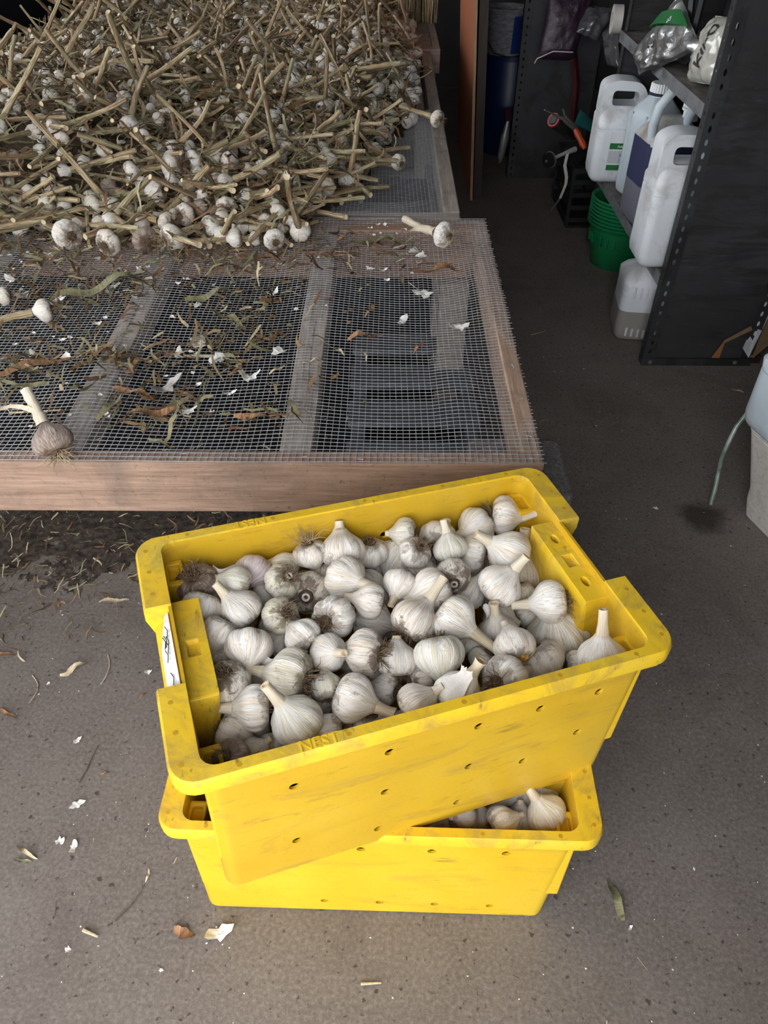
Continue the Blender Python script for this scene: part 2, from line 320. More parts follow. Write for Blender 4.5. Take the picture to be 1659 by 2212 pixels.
# ------------------------------------------------------------------ mesh builder
class MB:
    def __init__(s): s.v = []; s.f = []; s.mi = []; s.cm = 0; s.sv = None; s.tone = None
    def add(s, verts, faces, mat=None):
        b = len(s.v); s.v.extend([tuple(p) for p in verts])
        for fc in faces: s.f.append(tuple(i + b for i in fc)); s.mi.append(s.cm if mat is None else mat)
    def box(s, x0, x1, y0, y1, z0, z1, mat=None):
        P = [(x0, y0, z0), (x1, y0, z0), (x1, y1, z0), (x0, y1, z0), (x0, y0, z1), (x1, y0, z1), (x1, y1, z1), (x0, y1, z1)]
        s.add(P, [(0, 3, 2, 1), (4, 5, 6, 7), (0, 1, 5, 4), (1, 2, 6, 5), (2, 3, 7, 6), (3, 0, 4, 7)], mat)
    def tube(s, pts, rad, n=6, caps=True, mat=None, phase=0.0):
        pts = [Vector(p) for p in pts]; k = len(pts)
        if not hasattr(rad, '__len__'): rad = [rad] * k
        V = []; F = []; ref = None
        for i, p in enumerate(pts):
            t = (pts[min(i + 1, k - 1)] - pts[max(i - 1, 0)])
            t = t.normalized() if t.length > 1e-9 else Vector((0, 0, 1))
            if ref is None:
                ref = Vector((0, 0, 1)) if abs(t.z) < 0.9 else Vector((1, 0, 0))
            a = t.cross(ref); a = a.normalized() if a.length > 1e-6 else t.orthogonal().normalized()
            b = t.cross(a).normalized(); ref = -b if False else ref
            for j in range(n):
                an = 2 * math.pi * j / n + phase
                V.append(p + (a * math.cos(an) + b * math.sin(an)) * rad[i])
        for i in range(k - 1):
            for j in range(n):
                F.append((i * n + j, i * n + (j + 1) % n, (i + 1) * n + (j + 1) % n, (i + 1) * n + j))
        if caps: F.append(tuple(range(n))[::-1]); F.append(tuple((k - 1) * n + j for j in range(n)))
        s.add(V, F, mat)
    def loft(s, loops, cap0=True, cap1=True, mat=None, close=False):
        n = len(loops[0]); V = [p for lp in loops for p in lp]; F = []
        for i in range(len(loops) - 1 + (1 if close else 0)):
            a = i * n; b = ((i + 1) % len(loops)) * n
            for j in range(n): F.append((a + j, a + (j + 1) % n, b + (j + 1) % n, b + j))
        if not close:
            if cap0: F.append(tuple(range(n))[::-1])
            if cap1: F.append(tuple((len(loops) - 1) * n + j for j in range(n)))
        s.add(V, F, mat)
    def lathe(s, prof, n=24, cap0=True, cap1=True, mat=None, c=(0, 0)):
        s.loft([[(c[0] + r * math.cos(2 * math.pi * j / n), c[1] + r * math.sin(2 * math.pi * j / n), z) for j in range(n)] for r, z in prof], cap0, cap1, mat)
    def mesh(s, name, mats):
        me = bpy.data.meshes.new(name); me.from_pydata(s.v, [], s.f)
        for m in (mats if isinstance(mats, (list, tuple)) else [mats]): me.materials.append(M[m])
        if any(s.mi): me.polygons.foreach_set('material_index', s.mi)
        if s.sv is not None:
            a = me.attributes.new('sv', 'FLOAT_VECTOR', 'POINT'); a.data.foreach_set('vector', np.asarray(s.sv, dtype=np.float32).ravel())
        if s.tone is not None:
            a = me.attributes.new('tone', 'FLOAT', 'POINT'); a.data.foreach_set('value', np.asarray(s.tone, dtype=np.float32))
        me.update(); return me
    def build(s, name, mats, parent=None, smooth=True, bevel=0, loc=None, angle=40, seg=2):
        return link(name, fin(s.mesh(name, mats), smooth, angle), parent, bevel, loc, seg)

def fin(me, smooth=True, angle=40):
    if smooth:
        me.polygons.foreach_set('use_smooth', [True] * len(me.polygons))
        try: me.set_sharp_from_angle(angle=math.radians(angle))
        except Exception: pass
    return me
def link(name, me, parent=None, bevel=0, loc=None, seg=2):
    o = bpy.data.objects.new(name, me); col.objects.link(o)
    if parent: o.parent = parent
    if loc is not None: o.location = loc
    if bevel:
        b = o.modifiers.new('bevel', 'BEVEL'); b.width = bevel; b.segments = seg; b.limit_method = 'ANGLE'; b.angle_limit = math.radians(40)
    return o
def tag(o, label=None, cat=None, group=None, kind=None):
    if label: o['label'] = label
    if cat: o['category'] = cat
    if group: o['group'] = group
    if kind: o['kind'] = kind
    return o
def thing(name, loc, label, cat, group=None, rz=0.0, mat=None):
    o = bpy.data.objects.new(name, None); col.objects.link(o); o.empty_display_size = 0.05
    if mat is not None: o.matrix_world = mat
    else: o.location = loc; o.rotation_euler = (0, 0, rz)
    return tag(o, label, cat, group)
def bake(o):
    dg = bpy.context.evaluated_depsgraph_get(); dg.update()
    me = bpy.data.meshes.new_from_object(o.evaluated_get(dg)); old = o.data
    o.modifiers.clear(); o.data = me; me.name = o.name
    return o
def cut(o, cutters):
    mb = MB()
    for c in cutters: mb.add(*c)
    cm = bpy.data.meshes.new('cutter'); cm.from_pydata(mb.v, [], mb.f); cm.update()
    bm = bmesh.new(); bm.from_mesh(cm); bmesh.ops.recalc_face_normals(bm, faces=bm.faces); bm.to_mesh(cm); bm.free()
    co = bpy.data.objects.new('cutter', cm); col.objects.link(co); co.parent = o.parent
    m = o.modifiers.new('cut', 'BOOLEAN'); m.object = co; m.operation = 'DIFFERENCE'; m.solver = 'EXACT'
    bake(o); bpy.data.objects.remove(co); return o
def recalc(me):
    bm = bmesh.new(); bm.from_mesh(me); bmesh.ops.recalc_face_normals(bm, faces=bm.faces); bm.to_mesh(me); bm.free(); return me
def cyl(p, d, r, ln, n=14):
    p = Vector(p); d = Vector(d).normalized(); a = d.orthogonal().normalized(); b = d.cross(a)
    V = [p + d * t + (a * math.cos(2 * math.pi * j / n) + b * math.sin(2 * math.pi * j / n)) * r for t in (-ln / 2, ln / 2) for j in range(n)]
    return V, [tuple(range(n))[::-1], tuple(range(n, 2 * n))] + [(j, (j + 1) % n, n + (j + 1) % n, n + j) for j in range(n)]
def boxg(x0, x1, y0, y1, z0, z1):
    m = MB(); m.box(x0, x1, y0, y1, z0, z1); return m.v, m.f
def rrect(L, W, r, z, n=5, ox=0, oy=0, ysub=(), xsub=()):
    P = []
    for cx_, cy_, a0 in ((L / 2 - r, -W / 2 + r, -90), (L / 2 - r, W / 2 - r, 0), (-L / 2 + r, W / 2 - r, 90), (-L / 2 + r, -W / 2 + r, 180)):
        for i in range(n + 1):
            a = math.radians(a0 + 90 * i / n); P.append((cx_ + r * math.cos(a), cy_ + r * math.sin(a)))
        if a0 == -90: P += [(L / 2, y) for y in ysub]
        if a0 == 90: P += [(-L / 2, y) for y in ysub[::-1]]
    return [(x + ox, y + oy, z) for x, y in P]
def text_mesh(body, size, extrude=0.0005, bold=False, shear=0.0):
    cu = bpy.data.curves.new('lettering', 'FONT'); cu.body = body; cu.size = size; cu.extrude = extrude
    cu.align_x = 'CENTER'; cu.align_y = 'CENTER'; cu.shear = shear; cu.resolution_u = 3
    if bold: cu.offset = size * 0.02
    o = bpy.data.objects.new('lettering', cu); col.objects.link(o)
    dg = bpy.context.evaluated_depsgraph_get(); dg.update()
    me = bpy.data.meshes.new_from_object(o.evaluated_get(dg)); bpy.data.objects.remove(o); return me
def lettering(name, body, size, mat, parent, m, extrude=0.0005, bold=False, shear=0.0):
    me = text_mesh(body, size, extrude, bold, shear); me.materials.clear(); me.materials.append(M[mat])
    o = link(name, me, parent); o.matrix_local = m; return o
def frame(o, ex, ey):
    ex = Vector(ex).normalized(); ey = Vector(ey); ey = (ey - ex * ex.dot(ey)).normalized(); ez = ex.cross(ey)
    m = Matrix((ex, ey, ez)).transposed().to_4x4(); m.translation = Vector(o); return m
def basis_z(p, z, scale=1.0, spin=0.0):
    z = Vector(z).normalized(); x = z.orthogonal().normalized(); y = z.cross(x)
    m = Matrix((x, y, z)).transposed().to_4x4() @ Matrix.Rotation(spin, 4, 'Z') @ Matrix.Diagonal((scale, scale, scale, 1))
    m.translation = Vector(p); return m

# ------------------------------------------------------------------ the setting
def struct(name, mb, mats, **kw):
    o = mb.build(name, mats, None, smooth=False, **kw); o['kind'] = 'structure'; return o
def setting():
    m = MB(); m.box(-3.2, 1.9, -0.9, 6.6, -0.15, 0.0); struct('floor', m, 'concrete_floor')
    m = MB(); m.box(-14, 14, -16, -0.9, -0.2, -0.02); struct('ground', m, 'outside_ground')
    m = MB(); m.box(-3.2, 1.9, -0.55, 6.6, 2.7, 2.8); struct('ceiling', m, 'wall_boards')
    m = MB(); m.box(-3.2, 1.9, 6.5, 6.6, 0, 2.7); struct('wall_back', m, 'wall_boards')
    m = MB(); m.box(1.6, 1.7, -0.55, 6.5, 0, 2.7); struct('wall_right', m, 'wall_boards')
    # left wall with a long high window opening above the drying racks
    m = MB(); m.box(-2.5, -2.4, -0.55, 6.5, 0, 1.15); m.box(-2.5, -2.4, -0.55, 0.9, 1.15, 2.7)
    m.box(-2.5, -2.4, 5.9, 6.5, 1.15, 2.7); m.box(-2.5, -2.4, 0.9, 5.9, 2.55, 2.7)
    struct('wall_left', m, 'wall_boards')
    # front wall with the wide open doorway the daylight comes in by
    m = MB(); m.box(-2.5, -2.35, -0.65, -0.55, 0, 2.7); m.box(0.45, 1.7, -0.65, -0.55, 0, 2.7); m.box(-2.35, 0.45, -0.65, -0.55, 2.6, 2.7)
    struct('wall_front', m, 'wall_boards')
setting()
# ------------------------------------------------------------------ yellow crates
CL, CW, CH, CLB, CWB = 0.7017, 0.4292, 0.3411, 0.6242, 0.3956
def make_crate(mat4, label, holes, dxb, tags, ymat='yellow_plastic'):
    t = thing('garlic_crate', None, label, 'crate', mat=mat4)
    Lw, Ww = 0.634, 0.402
    th = 0.0045
    mb = MB(); rad = 0.022
    zs = [0.0, 0.004, 0.06, 0.15, 0.24, CH - 0.004]
    def wall(z, inset, r, zz=None):
        k = z / CH
        return rrect(CLB + (Lw - CLB) * k - 2 * inset, CWB + (Ww - CWB) * k - 2 * inset, r, z if zz is None else zz, 5, ox=dxb * (1 - k))
    loops = [wall(0, 0.006, rad)] + [wall(z, 0, rad) for z in zs[1:]] + [wall(z, th, rad - 0.003) for z in zs[:1:-1]] + [wall(0.012, th + 0.002, rad)]
    mb.loft(loops)
    me = recalc(fin(mb.mesh('tub', ymat), True, 35))
    tub = link('tub', me, t)
    cs = [cyl((x, y, z), (0, 1, 0), 0.0072, 0.05) for (x, z) in holes for y in (-Ww / 2 + 0.002, Ww / 2 - 0.002)]
    cut(tub, cs); fin(tub.data, True, 35)
    # rim with lowered, inset grip sections at both ends
    ys = (-0.0900, -0.0700, -0.0690, 0.0, 0.0690, 0.0700, 0.0900)
    def ring(L, W, r, z, cutL, dz):
        P = rrect(L, W, r, z, 6, ysub=ys); out = []
        for x, y, zz in P:
            if abs(x) > L / 2 - 0.001 and abs(y) < 0.0695: out.append((math.copysign(cutL / 2, x), y, zz - dz))
            else: out.append((x, y, zz))
        return out
    mb = MB()
    mb.loft([ring(Lw - 2 * th, Ww - 2 * th, 0.02, CH - 0.010, Lw - 2 * th, 0.016), ring(Lw - 2 * th, Ww - 2 * th, 0.02, CH, Lw - 2 * th, 0.016),
             ring(CL - 0.006, CW - 0.006, 0.032, CH, 0.676, 0.040), ring(CL, CW, 0.034, CH - 0.006, 0.682, 0.038), ring(CL, CW, 0.034, CH - 0.026, 0.682, 0.030), ring(CL - 0.008, CW - 0.007, 0.030, CH - 0.026, 0.674, 0.030),
             ring(CL - 0.010, CW - 0.009, 0.030, CH - 0.010, 0.660, 0.040)], close=True)
    rim = link('rim', recalc(fin(mb.mesh('rim', 'yellow_rim_plastic'), True, 40)), t, 0.0022)
    # grip blocks with slots, corner stacking ledges
    for sx in (-1, 1):
        xa, xb = sorted((sx * (Lw / 2 - 0.004), sx * (Lw / 2 - 0.044)))
        mb = MB()
        def sec(z, ins): return [(sx * (Lw / 2 - 0.003), -0.088, z), (sx * (Lw / 2 - 0.044 + ins), -0.088 + ins, z), (sx * (Lw / 2 - 0.044 + ins), 0.088 - ins, z), (sx * (Lw / 2 - 0.003), 0.088, z)]
        mb.loft([sec(CH - 0.22, 0.012), sec(CH - 0.017, 0.0)])
        g = link('grip', recalc(mb.mesh('grip', 'yellow_rim_plastic')), t)
        xc = sx * (Lw / 2 - 0.022)
        cs = []
        for y in ((-0.050, 0.048) if sx > 0 else ()):
            ov = [(xc + 0.0055 * math.cos(k * math.pi / 6), y + 0.010 * math.sin(k * math.pi / 6)) for k in range(12)]
            cs.append(([(x_, y_, z_) for z_ in (CH - 0.032, CH) for x_, y_ in ov], [tuple(range(12))[::-1], tuple(range(12, 24))] + [(k, (k + 1) % 12, 12 + (k + 1) % 12, 12 + k) for k in range(12)]))
        cs.append(boxg(xc - 0.008, xc + 0.009, -0.016, 0.010, CH - 0.024, CH))
        cut(g, cs); b = g.modifiers.new('bevel', 'BEVEL'); b.width = 0.0025; b.segments = 2; b.limit_method = 'ANGLE'
        for sy in (-1, 1):
            mb = MB(); x0, x1 = sorted((sx * (Lw / 2 - 0.003), sx * (Lw / 2 - 0.032)))
            y0, y1 = sorted((sy * (Ww / 2 - 0.004), sy * (Ww / 2 - 0.058)))
            mb.box(x0, x1, y0, y1, CH - 0.24, CH - 0.040)
            lg = link('stacking_ledge', recalc(mb.mesh('stacking_ledge', 'yellow_plastic')), t)
            cut(lg, [boxg(x0 + 0.006, x1 - 0.006, y0 + 0.010, y1 - 0.010, CH - 0.052, CH)])
            b = lg.modifiers.new('bevel', 'BEVEL'); b.width = 0.003; b.segments = 2; b.limit_method = 'ANGLE'
            if sx > 0:   # small tab under the lip
                mb = MB(); mb.box(*sorted((sx * 0.312, sx * 0.342)), *sorted((sy * 0.196, sy * 0.150)), CH - 0.062, CH - 0.033)
                mb.build('lip_tab', 'yellow_plastic', t, smooth=False, bevel=0.002)
    # ejector-pin marks along the rim
    pin = MB(); pin.lathe([(0.0034, -0.001), (0.0034, 0.0003)], 12); pm_ = fin(pin.mesh('rim_pin', 'amber_pin'))
    for x in (-0.27, -0.135, 0.02, 0.16, 0.28):
        for sy in (-1, 1): link('rim_pin', pm_, t, loc=(x, sy * (CW / 2 - 0.010), CH))
    for sx in (-1, 1):
        for y in (-0.185, -0.14, -0.095, 0.095, 0.14, 0.185): link('rim_pin', pm_, t, loc=(sx * (CL / 2 - 0.016), y, CH))
    # raised NEST lettering on both long rims
    lettering('embossed_word', 'NEST', 0.022, 'yellow_rim_plastic', t, Matrix.Translation((-0.172, -CW / 2 + 0.0098, CH)), 0.0009)
    lettering('embossed_word', 'NEST', 0.022, 'yellow_rim_plastic', t, Matrix.Translation((-0.172, CW / 2 - 0.0098, CH)) @ Matrix.Rotation(math.pi, 4, 'Z'), 0.0009)
    if tags:
        mb = MB(); rg = random.Random(3)
        N = 12; A = []; B = []
        for i in range(N + 1):
            k = i / N; y = -0.068 + 0.136 * k
            A.append((-0.3195, y, CH - 0.014)); B.append((-0.3365 + 0.012 * max(0, k - 0.55) * 2, y, CH - 0.026 + 0.006 * max(0, k - 0.55) + rg.uniform(-0.0006, 0.0006)))
        V = [(x, y, z - dx) for dx in (0, 0.0012) for (x, y, z) in A + B]; n = N + 1
        F = [(i, i + 1, n + i + 1, n + i) for i in range(N)] + [(2 * n + i + 1, 2 * n + i, 3 * n + i, 3 * n + i + 1) for i in range(N)] + [(n + i, n + i + 1, 3 * n + i + 1, 3 * n + i) for i in range(N)]
        mb.add(V, F); lb = mb.build('label_card', 'paper_white', t); lb['label'] = 'torn white card label with faded handwriting'
        for i in range(7):
            mb = MB(); y = rg.uniform(-0.06, 0.03); z = CH - rg.uniform(0.04, 0.08)
            x_ = -0.3285 + rg.uniform(-0.003, 0.004); z_ = CH - 0.0195 + (x_ + 0.3285) * 0.7; mb.tube([(x_, y, z_ + 0.0015), (x_ + 0.002, y + 0.012, z_ + 0.003), (x_ - 0.001, y + 0.022, z_ + 0.001)], 0.0006, 4)
            mb.build('pen_stroke', 'black_ink', lb)
    return t

def rot3(a, tx, ty): return Matrix.Rotation(a, 4, 'Z') @ Matrix.Rotation(tx, 4, 'X') @ Matrix.Rotation(ty, 4, 'Y')
M_LOW = Matrix.Translation((0.0004, 0.7474, 0.0)) @ rot3(-0.0244, 0, 0)
M_UP = Matrix.Translation((0.0015, 0.7452, CH - 0.0158)) @ rot3(0.339, 0.0091, 0.0455)
holes_up = [(-0.205, 0.245), (-0.075, 0.262), (0.055, 0.262), (0.150, 0.262), (0.245, 0.262), (-0.205, 0.09), (-0.075, 0.155), (-0.08, 0.045), (0.055, 0.155), (0.150, 0.12), (0.235, 0.16), (0.05, 0.05)]
holes_lo = [(-0.03, 0.265), (0.085, 0.265), (0.205, 0.265), (-0.15, 0.265), (-0.10, 0.045), (0.0, 0.045), (0.1, 0.045), (0.2, 0.045)]
crate_low = make_crate(M_LOW, 'yellow plastic crate standing on the floor, underneath the other crate', holes_lo, -0.010, False)
crate_up = make_crate(M_UP, 'yellow plastic crate heaped with garlic, set askew on top of the other crate', holes_up, 0.0, True, 'yellow_plastic_rubbed_shaded')

# ------------------------------------------------------------------ garlic: bulb, neck, roots
PROF = [(-0.60, 0.10), (-0.66, 0.24), (-0.72, 0.42), (-0.70, 0.62), (-0.58, 0.80), (-0.38, 0.94), (-0.12, 1.0), (0.14, 0.985), (0.38, 0.88), (0.58, 0.70), (0.74, 0.51), (0.88, 0.37), (1.02, 0.285)]
def bulb_mesh(seed, n=54, cloves=9, lob=0.10, flat=1.0, mat='garlic_skin', lowpoly=False, prof=PROF):
    rg = random.Random(seed); mb = MB(); sv = []
    if lowpoly: n = 14; prof = prof[::2] + [prof[-1]] if len(prof) % 2 == 0 else prof[::2]
    ph = rg.uniform(0, 6); sq = rg.uniform(0, 0.07); sp = rg.uniform(0, 6); amp = [rg.uniform(0.45, 1.4) for _ in range(cloves)]
    dx, dy = rg.uniform(-0.08, 0.08), rg.uniform(-0.08, 0.08)
    loops = []
    for z, r in prof:
        env = max(0.0, min(1.0, (r - 0.2) / 0.6)) * (1.0 if z < 0.45 else max(0.35, 1 - (z - 0.45) * 1.2))
        lp = []
        tw = z * 0.12
        for j in range(n):
            a = 2 * math.pi * j / n; q = (a + tw + ph) * cloves / (2 * math.pi)
            am = amp[int(q) % cloves]; fr = q - math.floor(q)
            m = (math.sin(math.pi * fr) ** 0.55 - 0.62) * lob * am * env
            m += sq * math.cos(2 * (a + sp)) * env
            rad = r * (1 + m)
            x = rad * math.cos(a) + dx * max(0, z) ** 2; y = rad * math.sin(a) + dy * max(0, z) ** 2
            lp.append((x, y, z * flat)); sv.append((math.cos(a) * 6.0, math.sin(a) * 6.0, z * 0.55))
        loops.append(lp)
    mb.loft(loops); mb.sv = sv
    me = fin(mb.mesh('bulb', mat), True, 60); me['top'] = 1.02 * flat; me['off'] = (dx * 1.04, dy * 1.04)
    return me
def neck_geo(length, seed, flat, off, r0=0.285, r1=0.20, bend=0.0, n=14, flare=0.0):
    rg = random.Random(seed); mb = MB(); sv = []; loops = []
    K = max(4, int(length * 4)); ba = rg.uniform(0, 6.28)
    for i in range(K + 1):
        k = i / K; z = (0.97 + (length + 0.03) * k)
        r = r0 + (r1 - r0) * min(1, k * 1.7); r *= 1 + flare * max(0, k - 0.6)
        bx = bend * (k ** 1.6) * length; lp = []
        for j in range(n):
            a = 2 * math.pi * j / n; w = 1 + 0.07 * math.sin(3 * a + seed) + 0.05 * math.sin(7 * a + seed)
            lp.append((off[0] + bx * math.cos(ba) + r * w * math.cos(a), off[1] + bx * math.sin(ba) + r * w * math.sin(a), z * flat if k == 0 else 0.97 * flat + (length + 0.03) * k))
            sv.append((math.cos(a) * 6, math.sin(a) * 6, z * 0.3))
        loops.append(lp)
    top = loops[-1]; c = np.mean(np.array(top), axis=0)
    inner = [tuple(c + (np.array(p) - c) * 0.62) for p in top]; pit = [tuple(c + (np.array(p) - c) * 0.5 - np.array((0, 0, 0.06))) for p in top]
    mb.loft(loops, cap0=False, cap1=False, mat=0)
    mb.loft([top, inner, pit], cap0=False, cap1=True, mat=1)
    mb.sv = sv + [(0, 0, 0)] * (3 * n)
    return mb
def neck_mesh(*a, **k): return fin(neck_geo(*a, **k).mesh('neck', ['garlic_neck', 'cut_stem']), True, 60)
def roots_mesh(seed, count, length, spread, curl, mat='garlic_roots', thick=0.022, plate=True):
    rg = random.Random(seed); mb = MB()
    if plate: mb.lathe([(0.10, -0.75), (0.30, -0.74), (0.36, -0.66), (0.30, -0.58)], 12, mat=1)
    for i in range(count):
        a = rg.uniform(0, 6.28); r = 0.32 * math.sqrt(rg.random()); p = Vector((r * math.cos(a), r * math.sin(a), -0.68))
        d = Vector((math.cos(a) * spread * rg.uniform(0.2, 1.3), math.sin(a) * spread * rg.uniform(0.2, 1.3), -1)).normalized()
        pts = [p]; L = length * rg.uniform(0.4, 1.2)
        for s in range(3):
            d = (d + Vector((rg.uniform(-curl, curl), rg.uniform(-curl, curl), rg.uniform(-curl, curl)))).normalized()
            p = p + d * L / 3; pts.append(p)
        mb.tube(pts, [thick, thick * 0.9, thick * 0.7, thick * 0.35], 3, caps=False, mat=0)
    return fin(mb.mesh('roots', [mat, 'root_plate']), True, 80)

BULBS = {'w': [], 'd': [], 'p': [], 's': []}
for k, mt, cnt in (('w', 'garlic_skin', 9), ('d', 'garlic_skin_dirty', 4), ('p', 'garlic_skin_purple', 1), ('s', 'garlic_skin_soiled', 2)):
    for i in range(cnt):
        BULBS[k].append(bulb_mesh(100 + i * 7 + len(k) * 3 + ord(k), cloves=R.choice((7, 8, 9, 10, 11)), lob=rr(0.09, 0.19), flat=rr(0.86, 1.06), mat=mt))
ROOTS = {'tuft': [roots_mesh(i, 58, 0.75, 0.75, 0.55) for i in range(3)], 'short': [roots_mesh(10 + i, 60, 0.30, 0.9, 0.35) for i in range(3)],
         'long': [roots_mesh(20 + i, 46, 1.5, 1.0, 0.75, 'pale_roots', 0.016) for i in range(2)], 'mini': [roots_mesh(30, 22, 0.22, 0.8, 0.3)]}
NECKS = {}
def get_neck(bm_, length, bend=0.0, flare=0.0):
    key = (bm_.name, round(length, 1), round(bend, 1), round(flare, 1))
    if key not in NECKS: NECKS[key] = neck_mesh(length, R.randrange(999), bm_['top'] / 1.02, tuple(bm_['off']), bend=bend, flare=flare)
    return NECKS[key]
def prof_r(z):
    for (z0, r0), (z1, r1) in zip(PROF[3:], PROF[4:]):
        if z0 <= z <= z1: return r0 + (r1 - r0) * (z - z0) / (z1 - z0)
    return 0.27
def skin_flap(seed, mat='paper_skin'):
    """papery sheet peeling off the side of a bulb"""
    rg = random.Random(seed); nx, ny = 10, 9; V = []; hw = rg.uniform(0.55, 0.8); zt = rg.uniform(1.15, 1.5)
    jag = [rg.uniform(-0.16, 0.16) for _ in range(nx + 1)]; jb = [rg.uniform(-0.1, 0.1) for _ in range(nx + 1)]
    for i in range(ny + 1):
        k = i / ny
        for j in range(nx + 1):
            s = j / nx * 2 - 1; z = -0.25 + jb[j] * (1 - k) + (zt + 0.25 + jag[j]) * k
            peel = 0.42 * max(0, k - 0.45) ** 1.6 * 2 + 0.10 * s * s; a = s * hw * (1 - 0.25 * k)
            r = prof_r(min(z, 1.0)) * 1.07 + 0.02 + peel + 0.03 * math.sin(9 * a + 3 * k + seed)
            V.append((r * math.cos(a), r * math.sin(a), z))
    n = nx + 1; F = [(i * n + j, i * n + j + 1, (i + 1) * n + j + 1, (i + 1) * n + j) for i in range(ny) for j in range(nx)]
    b = len(V); V2 = [(x * 0.985, y * 0.985, z - 0.004) for x, y, z in V]; F2 = [tuple(q + b for q in f[::-1]) for f in F]
    mb = MB(); mb.add(V + V2, F + F2); return fin(mb.mesh('loose_skin', mat), True, 70)
FLAPS = [skin_flap(i) for i in range(3)]

def garlic(m4, label, group=None, kind='w', neck=0.6, roots='short', bend=0.0, flare=0.0, flap=None, name='garlic_bulb', bi=None):
    t = thing(name, None, label, 'garlic', group, mat=m4)
    bm_ = BULBS[kind][R.randrange(len(BULBS[kind])) if bi is None else bi % len(BULBS[kind])]
    link('bulb', bm_, t)
    if neck > 0: link('neck', get_neck(bm_, neck, bend, flare), t)
    if roots: link('roots', ROOTS[roots][R.randrange(len(ROOTS[roots]))], t)
    if flap is not None:
        o = link('loose_skin', FLAPS[flap % len(FLAPS)], t); o.matrix_local = Matrix.Rotation(flap * 2.1, 4, 'Z')
    return t

